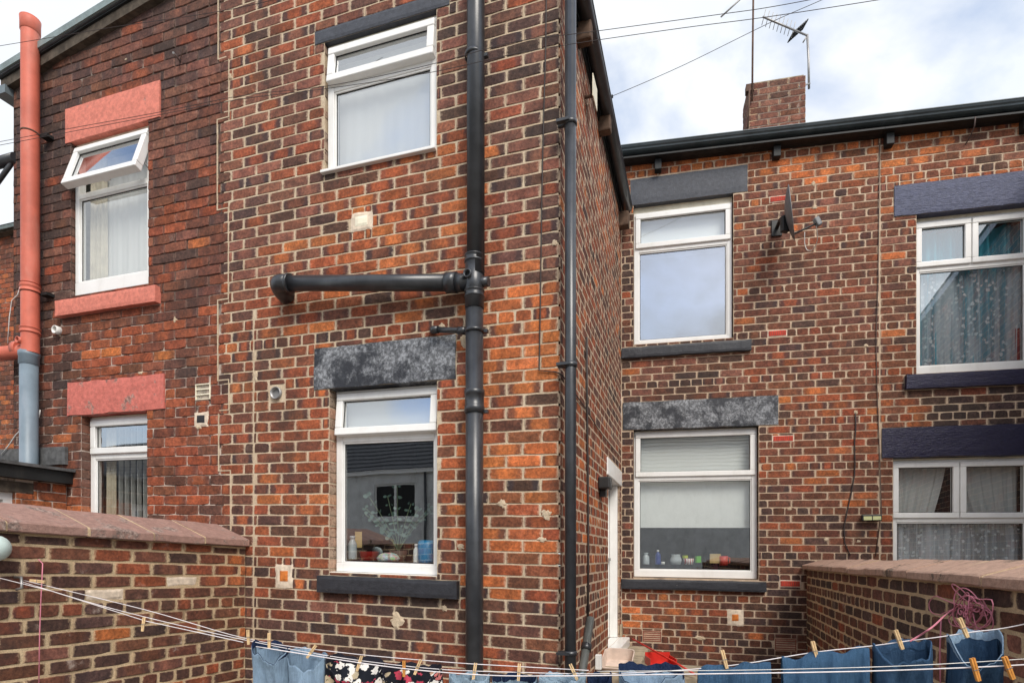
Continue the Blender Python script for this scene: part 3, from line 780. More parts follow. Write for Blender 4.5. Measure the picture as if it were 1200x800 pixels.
def window(parent, w, r, rc, fan, glass_l, glass_f, ang=0.0, fw=.05, lower_fw=None, bottom=.055, mull=None, sashes=None, ledge=None, sashw=.052, lower_sash=False, label=None):
    """r outer frame; fan = (z0, z1) of the top light band; sashes = list of (s0, s1)"""
    s0, s1, z0, z1 = r; o1 = -rc; o0 = -rc-.06
    fr = MB(); 
    fr.box(w, s0, s1, z1-fw*.8, z1, o0, o1); fr.box(w, s0, s0+fw, z0+bottom, z1-fw*.8, o0, o1-.0015); fr.box(w, s1-fw, s1, z0+bottom, z1-fw*.8, o0, o1-.0015)
    fr.box(w, s0, s1, z0, z0+bottom, o0, o1); 
    tb = fan[0]; fr.box(w, s0+fw, s1-fw, tb-.045, tb, o0, o1-.003)
    if mull is not None: fr.box(w, mull-.022, mull+.022, tb, z1-fw*.8, o0, o1-.003)
    if ledge: fr.box(w, s0-.02, s1+.005, z0-.022, z0-.002, o0, ledge)
    win = fr.build('window', M['upvc'], parent, label); bevel(win, .004)
    # lower light
    low = (s0+fw, s1-fw, z0+bottom, tb-.045)
    bead = MB(); bars(bead, w, low, .012, o1-.03, o1-.010); bevel(bead.build('glazing_bead', M['upvc'], win), .003)
    g = shrink(low, .012)
    if isinstance(glass_l, tuple):     # a unit that sits a little askew in its rebate
        glass_l, sk = glass_l; cs, hw = (g[0]+g[1])/2, (g[1]-g[0])/2; k_ = math.tan(sk)*hw; q_ = MB()
        q_.add([w.pt(s_, z_, o1-.027+e_+(k_ if s_ > cs else -k_)) for e_ in (-.004, 0) for s_, z_ in ((g[0]-.03, g[2]-.03), (g[1]+.03, g[2]-.03), (g[1]+.03, g[3]+.03), (g[0]-.03, g[3]+.03))],
               [(0,3,2,1), (4,5,6,7), (0,1,5,4), (1,2,6,5), (2,3,7,6), (3,0,4,7)])
        q_.build('pane', glass_l, win)
    else: pane(win, w, g, o1-.022, glass_l)
    gasket(win, w, g, o1-.012 if lower_sash else o1-.022)
    for (a, b) in (sashes or [(s0+.016, s1-.016)]):
        T = Tilt(w, z1-.02, o1+.004, ang) if ang else w
        sr = (a, b, tb-.006, z1-.02)
        sa = MB(); bars(sa, T, sr, sashw, o1-.045, o1+.018); so = bevel(sa.build('sash', M['upvc'], win), .007, 3)
        g = shrink(sr, sashw)
        MB().box(T, g[0]-.003, g[1]+.003, g[2]-.003, g[3]+.003, o1-.018, o1-.013).build('pane', glass_f, win)
        m = MB(); bars(m, T, g, .005, o1-.013, o1-.008); m.build('gasket', M['gasket'], win)
        if ang:   # friction stays and handle
            mm = MB()
            for q in (a+.012, b-.012):
                pa = w.pt(q, tb+.05, o1-.03); pb = T.pt(q, tb+.10, o1-.04)
                mm.tube([pa, pb], .005, 6)
            mm.build('window_stay', M['steel'], win)
            c = (a+b)/2; MB().box(T, c-.012, c+.05, tb+.008, tb+.03, o1-.062, o1-.046).build('handle', M['upvc'], win)
    return win
zof = lambda w, u, v, o: w.uv(u, v, o)[1]
w1 = window(wing_l, A, W1, .03, (zof(A, 132, 222, -.03)+.03, 0), M['glass_mid'], M['glass_up'], ang=R(17), bottom=.115, fw=.045)
w2 = window(wing_l, A, W2, RC, (zof(A, 144, 533, -RC)+.02, 0), M['glass_mid'], M['glass_up'], bottom=.06)
w3 = window(wing_m, A, W3, .03, (zof(A, 448, 86, -.03)+.01, 0), M['glass_up'], M['glass_up'], ang=R(6), bottom=.04, ledge=.03)
w4 = window(wing_m, A, W4, RC, (zof(A, 455, 508, -RC), 0), M['glass'], M['glass_up'], ang=R(6), bottom=.06, ledge=-.01)
w5 = window(house_m, B, W5, .05, (zof(B, 800, 286, -.05), 0), M['glass_up'], M['glass_mid'], bottom=.045)
w6 = window(house_m, B, W6, RC, (zof(B, 815, 557, -RC), 0), M['glass'], M['glass'], bottom=.075)
m7 = B.uv(1138, 280, -RC)[0]; m8 = B.uv(1124, 570, -RC)[0]
w7 = window(house_r, B, W7, RC, (zof(B, 1138, 308, -RC), 0), M['glass_lace'], M['glass_lace'], bottom=.085, mull=m7, sashes=[(W7[0]+.016, m7-.004), (m7+.004, W7[1]-.016)])
w8 = window(house_r, B, W8, RC, (zof(B, 1120, 606, -RC), 0), M['glass'], M['glass'], bottom=.085, mull=m8, sashes=[(W8[0]+.016, m8-.004), (m8+.004, W8[1]-.016)])
# head packers between frame and lintel, white sealant edges
for (w, r, l, rc, par) in ((A, W2, L2, RC, w2), (A, W4, L4, RC, w4), (B, W6, L6, RC, w6), (B, W7, L7, RC, w7), (B, W8, L8, RC, w8), (B, W5, L5, .05, w5), (A, W3, L3, .03, w3), (A, W1, L1, .03, w1)):
    if l[2] > r[3]+.004: MB().box(w, r[0], r[1], r[3]+.001, l[2]-.001, -rc-.05, -rc-.012).build('head_packer', M['cream_vent'], par)
# rooms behind the windows
def room(w, r, rc, par, mat, depth=1.2, side=.25):
    s0, s1, z0, z1 = r; o = -rc-.062
    a, b, c, d = s0-side, s1+side, z0-.1, z1+.12
    P = lambda s, z, q: w.pt(s, z, q)
    m = MB()
    m.add([P(a,c,o-depth), P(b,c,o-depth), P(b,d,o-depth), P(a,d,o-depth)], [(0,1,2,3)])
    m.add([P(a,c,o), P(a,c,o-depth), P(a,d,o-depth), P(a,d,o)], [(0,1,2,3)]); m.add([P(b,c,o), P(b,c,o-depth), P(b,d,o-depth), P(b,d,o)], [(3,2,1,0)])
    m.add([P(a,d,o), P(b,d,o), P(b,d,o-depth), P(a,d,o-depth)], [(0,1,2,3)]); m.add([P(a,c,o), P(b,c,o), P(b,c,o-depth), P(a,c,o-depth)], [(3,2,1,0)])
    # the inner face of the wall round the window keeps daylight out of the cavity
    for (p, q, x, y) in ((a, s0, c, d), (s1, b, c, d), (s0, s1, z1, d), (s0, s1, c, z0)):
        m.add([P(p,x,o), P(q,x,o), P(q,y,o), P(p,y,o)], [(0,1,2,3)])
    m.box(w, s0-.02, s1+.02, z0-.03, z0+.012, o-.16, o-.002)
    return m.build('room', mat, par)
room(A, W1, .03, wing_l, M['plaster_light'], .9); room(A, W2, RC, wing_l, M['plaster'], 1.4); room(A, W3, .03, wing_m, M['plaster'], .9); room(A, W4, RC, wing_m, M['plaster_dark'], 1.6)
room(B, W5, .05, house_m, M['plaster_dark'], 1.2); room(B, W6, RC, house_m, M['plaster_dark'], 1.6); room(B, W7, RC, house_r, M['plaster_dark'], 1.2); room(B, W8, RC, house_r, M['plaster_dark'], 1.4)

# ------------------------------------------------------------------ blinds and curtains
def cloth_mat(name, c, alpha=1.0, flowers=None, fold=None, trans=.1):
    N = NT(name); t = N.t
    k = c
    a = alpha
    if flowers:
        vo = N.n('ShaderNodeTexVoronoi'); vo.inputs['Scale'].default_value = 19; vo.inputs['Randomness'].default_value = .9
        dist = N.noise(40, 2); vv = N.n('ShaderNodeVectorMath'); vv.operation = 'ADD'
        nz = N.n('ShaderNodeTexNoise'); nz.inputs['Scale'].default_value = 50; N.L(N.P(), nz.inputs['Vector'])
        sc = N.n('ShaderNodeVectorMath'); sc.operation = 'SCALE'; sc.inputs['Scale'].default_value = .03; N.L(nz.outputs['Color'], sc.inputs[0])
        N.L(N.P(), vv.inputs[0]); N.L(sc.outputs[0], vv.inputs[1]); N.L(vv.outputs[0], vo.inputs['Vector'])
        fl = N.ramp(vo.outputs['Distance'], .33, .27)
        k = N.mix(fl, c, flowers)
        gath = N.noise(11, 3, .6, stretch=(1, 1, .05))
        a0_ = N.ramp(gath, .36, .62, alpha*.35, alpha*2.0)
        a = N.math('MAXIMUM', a0_, N.math('MULTIPLY', fl, .85))
    df = N.n('ShaderNodeBsdfDiffuse'); 
    if isinstance(k, tuple): df.inputs[0].default_value = k+(1,)
    else: N.L(k, df.inputs[0])
    tl = N.n('ShaderNodeBsdfTranslucent'); tl.inputs[0].default_value = tuple(min(1, x) for x in c)+(1,)
    mx = N.n('ShaderNodeMixShader'); mx.inputs[0].default_value = trans; N.L(df.outputs[0], mx.inputs[1]); N.L(tl.outputs[0], mx.inputs[2])
    tr = N.n('ShaderNodeBsdfTransparent'); m2 = N.n('ShaderNodeMixShader')
    if isinstance(a, (int, float)): m2.inputs[0].default_value = a
    else: N.L(a, m2.inputs[0])
    N.L(tr.outputs[0], m2.inputs[1]); N.L(mx.outputs[0], m2.inputs[2]); N.L(m2.outputs[0], t.nodes['Material Output'].inputs[0])
    return N.m
M['blind'] = cloth_mat('blind_cloth', (.80, .82, .80)); M['net'] = cloth_mat('net_plain', (.85, .85, .83), .75)
M['lace'] = cloth_mat('lace_net', (.86, .90, .95), .33, (.85, .88, .9)); M['teal'] = cloth_mat('teal_cloth', (.10, .46, .58)); M['red_cloth'] = cloth_mat('red_cloth', (.3, .01, .015))
M['greycloth'] = cloth_mat('grey_cloth', (.62, .62, .60)); M['greynet'] = cloth_mat('grey_net', (.65, .66, .66), .8)
def drape(name, w, s0, s1, z0, z1, out, mat, folds=10, amp=.02, sway=None, label='', cat='curtain', n=140, seed=0, group=None):
    rnd = random.Random(seed); ph = [rnd.uniform(0, 6.3) for _ in range(5)]; vs = []; fs = []; rows = 14
    for r in range(rows+1):
        q = r/rows; z = z1+(z0-z1)*q
        for i in range(n+1):
            x = i/n; a = amp*(.6+.6*q)
            f = math.sin(x*folds*6.283+ph[0]+.5*math.sin(3*x+ph[1]))+.5*math.sin(x*folds*2.37*6.283+ph[2]+q)+.3*math.sin(x*folds*.37*6.283+ph[3])
            s = s0+(s1-s0)*x
            if sway: s += sway(x, q)
            vs.append(w.pt(s, z+.006*math.sin(x*folds*6.283+ph[4])*(q > .98), out+a*f*.6))
    for r in range(rows):
        for i in range(n):
            k = r*(n+1)+i; fs.append((k, k+n+1, k+n+2, k+1))
    return MB().add(vs, fs, True).build(name, mat, None, label, cat, group)
def inner(r, d=.03): return (r[0]+d, r[1]-d, r[2]+d, r[3]-d)
# left house, upper: pale net and cream curtain
r = W1; drape('net_curtain', A, r[0]+.1, r[1]-.02, r[2]+.03, r[3]-.05, -.16, M['net'], 5, .006, label='pale net curtain behind the open white window under the salmon lintel')
drape('curtain', A, r[0]+.02, r[0]+.22, r[2]+.03, r[3]-.04, -.14, plain('cream_curtain', (.55, .50, .40), .9, .1), 3, .02, label='cream curtain drawn aside at left of the open upper window')
# left house, lower: vertical blind
vb = empty('vertical_blind', A.pt((W2[0]+W2[1])/2, W2[2], -.2), 'grey vertical slat blind in the lower left window above the coping', 'blind')
s = W2[0]+.16
M['slat'] = plain('blind_slat', (.72, .72, .69), .8, .2)
while s < W2[1]-.03:
    MB().cube(A.pt(s, (W2[2]+W2[3])/2, -.22), .062, .002, W2[3]-W2[2]-.1, -R(86)).build('slat', M['slat'], vb); s += .070
MB().box(A, W2[0]+.05, W2[1]-.04, W2[3]-.06, W2[3]-.035, -.24, -.19).build('head_rail', M['upvc'], vb)
drape('curtain', A, W2[0]+.05, W2[0]+.17, W2[2]+.03, W2[3]-.05, -.17, plain('cream_curtain_low', (.48, .42, .32), .9, .1), 2, .015, label='narrow cream curtain beside the grey vertical blind')
# wing upper: net
drape('net_curtain', A, W3[0]+.03, W3[1]-.03, W3[2]+.03, W3[3]-.05, -.13, M['net'], 4, .004, label='plain pale net behind the white window under the slate lintel')
# wing lower: half blind in the top light
MB().box(A, W4[0]+.04, W4[1]-.04, zof(A, 455, 506, -RC), W4[3]-.05, -.162, -.16).build('roller_blind', M['blind'], None, 'short pale blind in the tilted top light above the kitchen plant', 'blind')
# main lower: roller blind
MB().box(B, W6[0]+.04, W6[1]-.04, zof(B, 815, 618, -RC-.1), W6[3]-.05, -.182, -.18).build('roller_blind', M['blind'], None, 'white roller blind half down behind window with bottles on its sill', 'blind')
MB().box(B, W5[0]+.04, W5[1]-.04, zof(B, 800, 284, -.05), W5[3]-.04, -.142, -.14).build('roller_blind', M['blind'], None, 'pale blind in the top light of the window beside the wing gutter', 'blind')
# right upper: teal curtain under lace, red cloth behind
drape('curtain', B, W7[0]+.03, W7[1]-.03, W7[2]+.02, W7[3]-.05, -.215, M['teal'], 6, .075, label='teal curtain under lace in the indigo lintel window', seed=2)
drape('net_curtain', B, W7[0]+.03, W7[1]-.03, W7[2]+.02, zof(B, 1138, 312, -RC), -.150, M['lace'], 7, .012, label='white flowered lace net in front of the teal curtain', seed=3)
drape('curtain', B, W7[1]-.09, W7[1]-.02, W7[2]+.02, W7[2]+.42, -.15, M['red_cloth'], 1, .01, label='strip of dark red cloth at right of the lace window')
# right lower: grey side curtains above, lace below
sw1 = lambda x, q: -.10*q*x*1.6
def tieback(s0, s1, z0, z1, flip, label, seed):
    def sway(x, q): return (-(1-x)*0 - x*.16*q**1.2) if not flip else ((1-x)*.16*q**1.2)
    drape('curtain', B, s0, s1, z0, z1, -.20, M['greycloth'], 5, .018, sway, label, seed=seed)
z8t = W8[3]-.04; z8b = zof(B, 1120, 612, -RC)-.05
tieback(W8[0]+.04, m8-.06, z8b-.05, z8t, False, 'grey curtain swept left in the navy lintel window, left light', 4)
tieback(m8+.02, W8[1]-.04, z8b-.05, z8t, True, 'grey curtain swept right in the navy lintel window, right light', 5)
drape('net_curtain', B, W8[0]+.03, W8[1]-.03, W8[2]+.02, zof(B, 1120, 613, -RC), -.16, M['lace'], 8, .03, label='flowered lace net across the lower pane above the right yard wall', seed=6)
drape('curtain', B, W8[0]+.03, W8[1]-.03, W8[2]+.02, zof(B, 1120, 613, -RC), -.26, M['greynet'], 6, .03, label='grey curtain behind the flowered lace above the right yard wall', seed=9)

# ------------------------------------------------------------------ things on the window sills
def bottle(name, w, u, v, out, rad, h, mat, label, cat, neck=.4, capm=None, vbase=None, n=18):
    s, z = w.uv(u, v, out); c = w.pt(s, z, out)
    prof = [(0, 0), (rad, 0), (rad*1.02, h*.05), (rad, h*.6), (rad*.85, h*.72), (rad*neck, h*.82), (rad*neck, h*.9)]
    root = MB().lathe(c, prof+[(0, h*.9)], n).build(name, mat, None, label, cat)
    if capm: MB().lathe(c+Vector((0,0,h*.88)), [(0,0), (rad*neck*1.25, 0), (rad*neck*1.2, h*.12), (0, h*.12)], n).build('cap', capm, root)
    return root
sill_o = -.20
blu = plain('blue_plastic', (.01, .22, .45), .35); wht = plain('white_plastic', (.75, .75, .72), .4); redp = plain('red_plastic', (.55, .03, .02), .35); grn = plain('green_plastic', (.15, .5, .05), .4)
navyp = plain('navy_plastic', (.02, .05, .25), .35); yel = plain('yellow_card', (.5, .36, .15), .7); clr = plain('pale_plastic', (.45, .5, .52), .3)
m = MB(); c = A.pt(*A.uv(501, 659, sill_o), sill_o); m.lathe(c, [(0,0), (.06, 0), (.066, .02), (.068, .14), (.055, .155), (.05, .15)], 20); jug = m.build('jug', blu, None, 'bright blue plastic jug on the sill at right of the plant window', 'jug')
MB().tube([c+Vector((.062,0,.125)), c+Vector((.10,0,.12)), c+Vector((.10,0,.06)), c+Vector((.064,0,.04))], .008).build('handle', blu, jug)
bottle('bottle', A, 488, 659, sill_o, .022, .13, wht, 'slim cream bottle beside the blue jug', 'bottle', .5, wht)
m = MB(); c = A.pt(*A.uv(433, 656, sill_o), sill_o); m.lathe(c, [(0,0), (.05,0), (.062, .06), (.066, .062), (.060, .062), (.048, .008)], 20, None, 1.15, .8).build('tub', redp, None, 'shallow red tub on the sill of the plant window', 'tub')
bg_ = MB(); rr = random.Random(5); c = A.pt(*A.uv(455, 657, sill_o), sill_o)
prof = [(0, 0), (.06, 0), (.07, .02), (.05, .05), (.02, .06), (.0, .055)]
bg_.lathe(c, prof, 16, None, 1.2, .6); cb = NT('patterned_bag'); vo = cb.n('ShaderNodeTexVoronoi'); vo.inputs['Scale'].default_value = 45; cb.L(cb.P(), vo.inputs['Vector'])
mixb = cb.mix(.6, vo.outputs['Color'], (.5, .45, .4)); bg_.build('bag', cb.done(mixb, .5), None, 'crumpled multicoloured packet between red tub and cream bottle', 'packet')
bottle('bottle', A, 413, 655, sill_o, .032, .17, clr, 'clear ribbed bottle at left of the plant window', 'bottle', .5, clr)
# the plant: stems with round leaves
pl = empty('potted_plant', A.pt(*A.uv(467, 658, -.28), -.28), 'potted plant with pale round eucalyptus leaves behind the kitchen window', 'plant')
pc = A.pt(*A.uv(467, 659, -.42), -.42)
MB().lathe(pc, [(0,0), (.05,0), (.065, .09), (.055, .09), (.05, .02)], 18).build('pot', plain('brown_pot', (.12, .07, .05), .6), pl)
leafm = plain('eucalyptus_leaf', (.085, .15, .12), .5, .4, 0, .3, 30)
rr = random.Random(9); stm = MB(); nl = 0; leafmesh = None
for k in range(9):
    a = -1.1+2.2*k/8+rr.uniform(-.1, .1); h = rr.uniform(.28, .50)
    pts = []
    for q in range(7):
        f = q/6; pts.append(pc + Vector((math.sin(a)*h*f**1.15*.75, -.03*f+rr.uniform(-.006,.006), .08+h*f*(1-.25*abs(math.sin(a))*f))))
    stm.tube(pts, .0025, 5)
    for q in range(2, 7):
        for sd_ in (-1, 1):
            if leafmesh is None:
                lm = MB(); nn = 8; lm.add([(0,0,0)]+[(.5*math.cos(6.283*i/nn)*(1.25 if i == 0 else 1), .5*math.sin(6.283*i/nn), .08*math.cos(12.56*i/nn)) for i in range(nn)], [(0, i+1, (i+1) % nn+1) for i in range(nn)], True)
                ob = lm.build('leaf', leafm, pl); leafmesh = ob.data
            else:
                ob = bpy.data.objects.new('leaf', leafmesh); col.objects.link(ob); adopt(ob, pl)
            sc_ = rr.uniform(.018, .036)
            ob.location = pts[q] + Vector((sd_*.018*math.cos(a), rr.uniform(-.01, .01), -sd_*.012*math.sin(a)))
            ob.rotation_euler = (R(70)+rr.uniform(-.6, .6), rr.uniform(-.6, .6), rr.uniform(-1, 1)); ob.scale = (sc_*1.15, sc_, sc_)
stm.build('stem', plain('stem_green', (.16, .22, .12), .7), pl)
MB().cube(A.pt(*A.uv(420, 632, -.34), -.34)+Vector((0,0,0)), .05, .05, .12, .3).build('cupboard_knob_rail', yel, None, 'small wooden block standing far left behind the plant window', 'block')
# main lower window
so = -.24
bottle('bottle', B, 757, 661, so, .036, .13, clr, 'pale blue handled bottle at left end of the blind window sill', 'bottle', .55, clr)
bottle('bottle', B, 771, 661, so, .030, .16, navyp, 'dark blue spray bottle second from left under the blind', 'bottle', .35, wht)
MB().lathe(B.pt(*B.uv(777, 661, so), so), [(0,0), (.02,0), (.022,.03), (0,.03)], 14).build('jar', wht, None, 'tiny white jar beside the dark blue spray bottle', 'jar')
m = MB(); c = B.pt(*B.uv(792, 661, so), so); m.lathe(c, [(0,0), (.05,0), (.06,.05), (.04,.10), (.05,.11), (.0,.09)], 12, None, 1.1, .7).build('bag', clr, None, 'crumpled pale plastic bag on sill left of the striped tub', 'bag')
st = NT('striped_tub'); wv = st.n('ShaderNodeTexWave'); wv.inputs['Scale'].default_value = 12; wv.inputs['Distortion'].default_value = 6; st.L(st.P(), wv.inputs['Vector'])
stm_ = st.done(st.mix(st.ramp(wv.outputs['Fac'], .6, .7), (.75, .72, .68), (.45, .05, .05)), .5)
tb_ = MB().lathe(B.pt(*B.uv(807, 661, so), so), [(0,0), (.045,0), (.056,.065), (.050,.065), (.045, .01)], 18).build('tub', stm_, None, 'white and red tub holding green sponge on the blind window sill', 'tub')
MB().cube(B.pt(*B.uv(803, 652, so), so), .05, .03, .03, .5).build('sponge', plain('lime_sponge', (.5, .6, .05), .9), None, 'yellow green sponge sticking out of the striped tub', 'sponge')
MB().cube(B.pt(*B.uv(818, 655, so-.03), so-.03), .06, .03, .07, .4).build('sponge', grn, None, 'bright green scourer between striped tub and card box', 'sponge')
MB().cube(B.pt(*B.uv(838, 654, so-.02), so-.02), .11, .05, .10, -.2).build('box', yel, None, 'small tan card box left of the red mug', 'box')
mg = MB().lathe(B.pt(*B.uv(848, 662, so), so), [(0,0), (.042,0), (.044,.10), (.038,.10), (.036,.01)], 20).build('mug', redp, None, 'red mug on the sill under the white roller blind', 'mug')
c = B.pt(*B.uv(848, 662, so), so); MB().tube([c+Vector((.04,0,.085)), c+Vector((.065,0,.08)), c+Vector((.065,0,.03)), c+Vector((.042,0,.02))], .006).build('handle', redp, mg)

# ------------------------------------------------------------------ vents, patches, small fittings in the brickwork
def vent(w, r, par, mat, slots, name='air_brick', label=None, dark=None):
    s0, s1, z0, z1 = r; root = MB().box(w, s0+.003, s1-.003, z0+.003, z1-.003, -.05, -.006).build(name, dark or M['gasket'], par, label)
    m = MB(); h = (z1-z0-.006); 
    bars(m, w, (s0+.003, s1-.003, z0+.003, z1-.003), .007, -.03, .003)
    for k in range(slots):
        z = z0+.003+h*(k+1)/(slots+1); m.box(w, s0+.010, s1-.010, z-.0045, z+.0045, -.03, .001)
    bevel(m.build('grille', mat, root), .0015); return root
for r in RED_AB:
    root = MB().box(B, r[0]-.006, r[1]+.006, r[2]-.006, r[3]+.006, -.05, -.001).build('air_brick', M['filler'], house_m, 'bright red air brick')
    MB().box(B, r[0]+.006, r[1]-.006, r[2]+.004, r[3]-.004, -.03, .004).build('face', M['red_airbrick'], root)
    m = MB(); k = 9
    for i in range(k):
        s = r[0]+.016+(r[1]-r[0]-.032)*i/(k-1); m.box(B, s-.003, s+.003, r[2]+.012, r[3]-.012, .003, .0055)
    m.build('slot', M['terracotta'], root)
for r in TER_AB: vent(B, r, house_m, M['terracotta'], 4, label='terracotta louvred air brick')
def patch(w, r, par, core, name='patch', label=None, inset=.35):
    s0, s1, z0, z1 = r; m = MB(); rough_box(m, w, s0-.012, s1+.012, z0-.012, z1+.012, -.04, .004, 8, 8, .008); root = m.build(name, M['filler'], par, label)
    if core:
        a, b = (s1-s0)*inset*.5, (z1-z0)*inset*.5
        m = MB(); rough_box(m, w, s0+a, s1-a, z0+b, z1-b, -.02, .010, 4, 4, .003); m.build('face', core, root)
patch(A, PATCH_A1, wing_m, M['cream_vent'], label='cream filled patch in the orange brickwork')
patch(A, PATCH_A2, wing_m, M['orange_brick'], label='orange brick patch framed in cream mortar', inset=.5)
patch(B, PATCH_B, house_m, M['orange_brick'], label='orange patch framed in cream mortar', inset=.55)
patch(A, HOLE_L, wing_l, M['brick_l'] if False else M['plaster_dark'], label='small dark hole ringed with mortar', inset=.35)
vent(A, AB1, wing_l, M['cream_vent'], 2, 'vent', 'small cream louvre vent', M['cream_vent'])
r = VENT_A; root = MB().box(A, r[0], r[1], r[2], r[3], -.05, -.004).build('flue_vent', M['terracotta'], wing_m, 'dark square brick with round pipe end')
cc = A.pt((r[0]+r[1])/2, (r[2]+r[3])/2, 0)
Rn = Matrix((Vector((A.d.x, A.d.y, 0)), Vector((0,0,1)), Vector((A.n.x, A.n.y, 0)))).transposed()
MB().lathe(cc, [(.036,-.03), (.044,-.03), (.044,.02), (.038,.02), (.036,-.03)], 20, Rn).build('pipe_end', M['steel'], root)
MB().lathe(cc, [(0,-.002), (.037,-.002)], 20, Rn).build('pipe_void', plain('grey_void', (.2, .2, .2), .8), root)
# mortar splashes: one irregular lump each
def splat(w, u, v, rad, par, mat, seed, flat=1.0):
    rr = random.Random(seed); s, z = w.uv(u, v); n = 14; vs = [w.pt(s, z, .006)]; 
    for ring, f, o in ((0, .55, .004), (1, 1.0, -.006)):
        for k in range(n):
            a = 6.283*k/n; q = rad*f*rr.uniform(.6, 1.3); vs.append(w.pt(s+math.cos(a)*q, z+math.sin(a)*q*flat, o+rr.uniform(0, .002)))
    fs = [(0, 1+k, 1+(k+1) % n) for k in range(n)] + [(1+k, 1+n+k, 1+n+(k+1) % n, 1+(k+1) % n) for k in range(n)]
    MB().add(vs, fs, False).build('mortar_splash', mat, par)
for i, (u, v, rd, fl) in enumerate(((465, 727, .07, 1.3), (521, 712, .03, 1), (331, 392, .02, .8), (545, 400, .05, 1.5), (650, 285, .03, 1), (640, 603, .05, 1.1), (636, 632, .05, .5), (300, 440, .03, 2), (588, 590, .05, .8), (518, 382, .04, .8), (540, 640, .04, .8), (598, 40, .0, 1))):
    if rd: splat(A, u, v, rd*.8, wing_m, M['mortar_a'], i, fl)
for i, (u, v, rd, fl) in enumerate(((148, 70, .03, .5), (270, 90, .03, 1.6), (205, 375, .03, 1.4), (70, 390, .05, .9), (165, 437, .06, .35), (232, 500, .04, 1.0), (300, 600, 0, 1), (208, 60, .0, 1))):
    if rd: splat(A, u, v, rd*.7, wing_l, M['mortar_a'], i+40, fl)
for i, (u, v, rd, fl) in enumerate(((955, 243, .04, .8), (953, 215, .03, 1.2), (925, 596, .04, .7), (968, 632, .03, 1), (1003, 483, .035, 1), (820, 747, .09, .4), (1006, 634, .03, .8), (1015, 405, .03, 1), (848, 470, 0, 1))):
    if rd: splat(B, u, v, rd*.8, house_m, M['mortar_a'], i+80, fl)
# waste stub in left wing, metal spike high on it
cc = A.pt(*A.uv(70, 388))
MB().lathe(cc, [(.024,-.02), (.034,-.02), (.034,.045), (.026,.045), (.024,-.02)], 16, Rn).build('overflow_pipe', M['wire_white'], None, 'short white overflow pipe stub under the salmon upper sill', 'pipe')
c = A.pt(*A.uv(211, 72)); e_ = A.pt(*A.uv(203, 62, .12), .12)
br = MB().tube([c, e_], .008, 8).build('wall_hook', M['steel'], None, 'small steel bracket high on the sooty wing by the seam', 'bracket'); MB().tube([c+Vector((.0,0,0)), A.pt(*A.uv(214.5, 56, .03), .03)], .003, 6).build('spike', M['rust'], br)

# ------------------------------------------------------------------ pipes
def collar(w, s, z, o, r, h, par, mat, name='collar'):
    c = w.pt(s, z, o)
    return MB().lathe(c, [(r*.98, -h/2), (r*1.14, -h/2+.004), (r*1.14, -h/4), (r*1.07, -h/4+.004), (r*1.07, h/4), (r*1.15, h/4+.004), (r*1.15, h/2-.004), (r*.98, h/2)], 24).build(name, mat, par)
def clip(w, s, z, o, r, par, mat, side=1):
    c = w.pt(s, z, o)
    b_ = MB().lathe(c, [(r*1.0,-.012), (r*1.10,-.012), (r*1.10,.012), (r*1.0,.012)], 24).build('pipe_clip', mat, par)
    m = MB(); m.box(w, s-.012, s+.012, z-.01, z+.01, -.005, o-r*.9); m.box(w, s+side*(r+.0)-.004, s+side*(r+.028), z-.010, z+.010, o-.03, o-.005); m.build('bracket', mat, b_)
# black soil pipe on the wing
so_ = .085; rs = .055
s_t, _ = A.uv(557.5, 100, so_); s_b, _ = A.uv(556, 700, so_)
sp = empty('soil_pipe', A.pt(s_b, -HC, so_), 'tall thick black soil pipe with side branch on the repointed wing', 'pipe')
zj = A.uv(556, 332, so_)[1]
MB().tube([A.pt(s_t, 5.2, so_), A.pt(s_t, zj+.05, so_)], rs, 28).build('pipe', M['pipe_black'], sp)
MB().tube([A.pt(s_b, zj-.05, so_), A.pt(s_b, -HC, so_)], rs, 28).build('pipe', M['pipe_black'], sp)
MB().tube([A.pt(s_b, zj-.16, so_), A.pt(s_b, zj+.16, so_)], rs*1.06, 28).build('junction', M['pipe_black'], sp)
for v_, h in ((304, .05), (345, .05), (470, .14)):
    collar(A, s_b, A.uv(556, v_, so_)[1], so_, rs, h, sp, M['pipe_black'])
for v_ in (66, 388, 482):
    clip(A, s_b, A.uv(556, v_, so_)[1], so_, rs, sp, M['pipe_black'])
# branch: elbow at left end
pL_ = A.pt(*A.uv(330, 332, .14), .14); pR = A.pt(*A.uv(553, 331, so_), so_)
dv_ = (pR-pL_).normalized()
MB().tube([pL_, pR], rs*.92, 28).build('branch_pipe', M['pipe_black'], sp)
el = [pL_+dv_*.07, pL_]; 
for q in range(1, 6):
    a = q/5*R(80); el.append(pL_ + (-dv_)*math.sin(a)*.055 + Vector((-A.n.x, -A.n.y, -.35)).normalized()*(1-math.cos(a))*.09)
el.append(el[-1] + Vector((-A.n.x, -A.n.y, -.25)).normalized()*.06)
MB().tube(el, [rs*1.08]*len(el), 24).build('elbow', M['pipe_black'], sp)
MB().tube([pL_+dv_*.055, pL_+dv_*.075], rs*1.16, 28).build('collar', M['pipe_black'], sp)
q1 = pR - dv_*.17; MB().tube([q1, q1+dv_*.07], rs*1.12, 28).build('collar', M['pipe_black'], sp)
MB().tube([q1+dv_*.07, pR], [rs*1.05, rs*.7], 24).build('reducer', M['pipe_black'], sp)
# stub sockets on the junction
c = A.pt(s_b-.02, zj+.035, so_+.06)
MB().lathe(c, [(.018,-.05), (.026,-.05), (.026,.012), (.019,.012), (.018,-.05)], 18, Rn).build('socket', M['pipe_black'], sp)
MB().tube([A.pt(s_b+.02, zj, so_), A.pt(s_b+.095, zj+.0, so_)], .030, 18).build('socket', M['pipe_black'], sp)
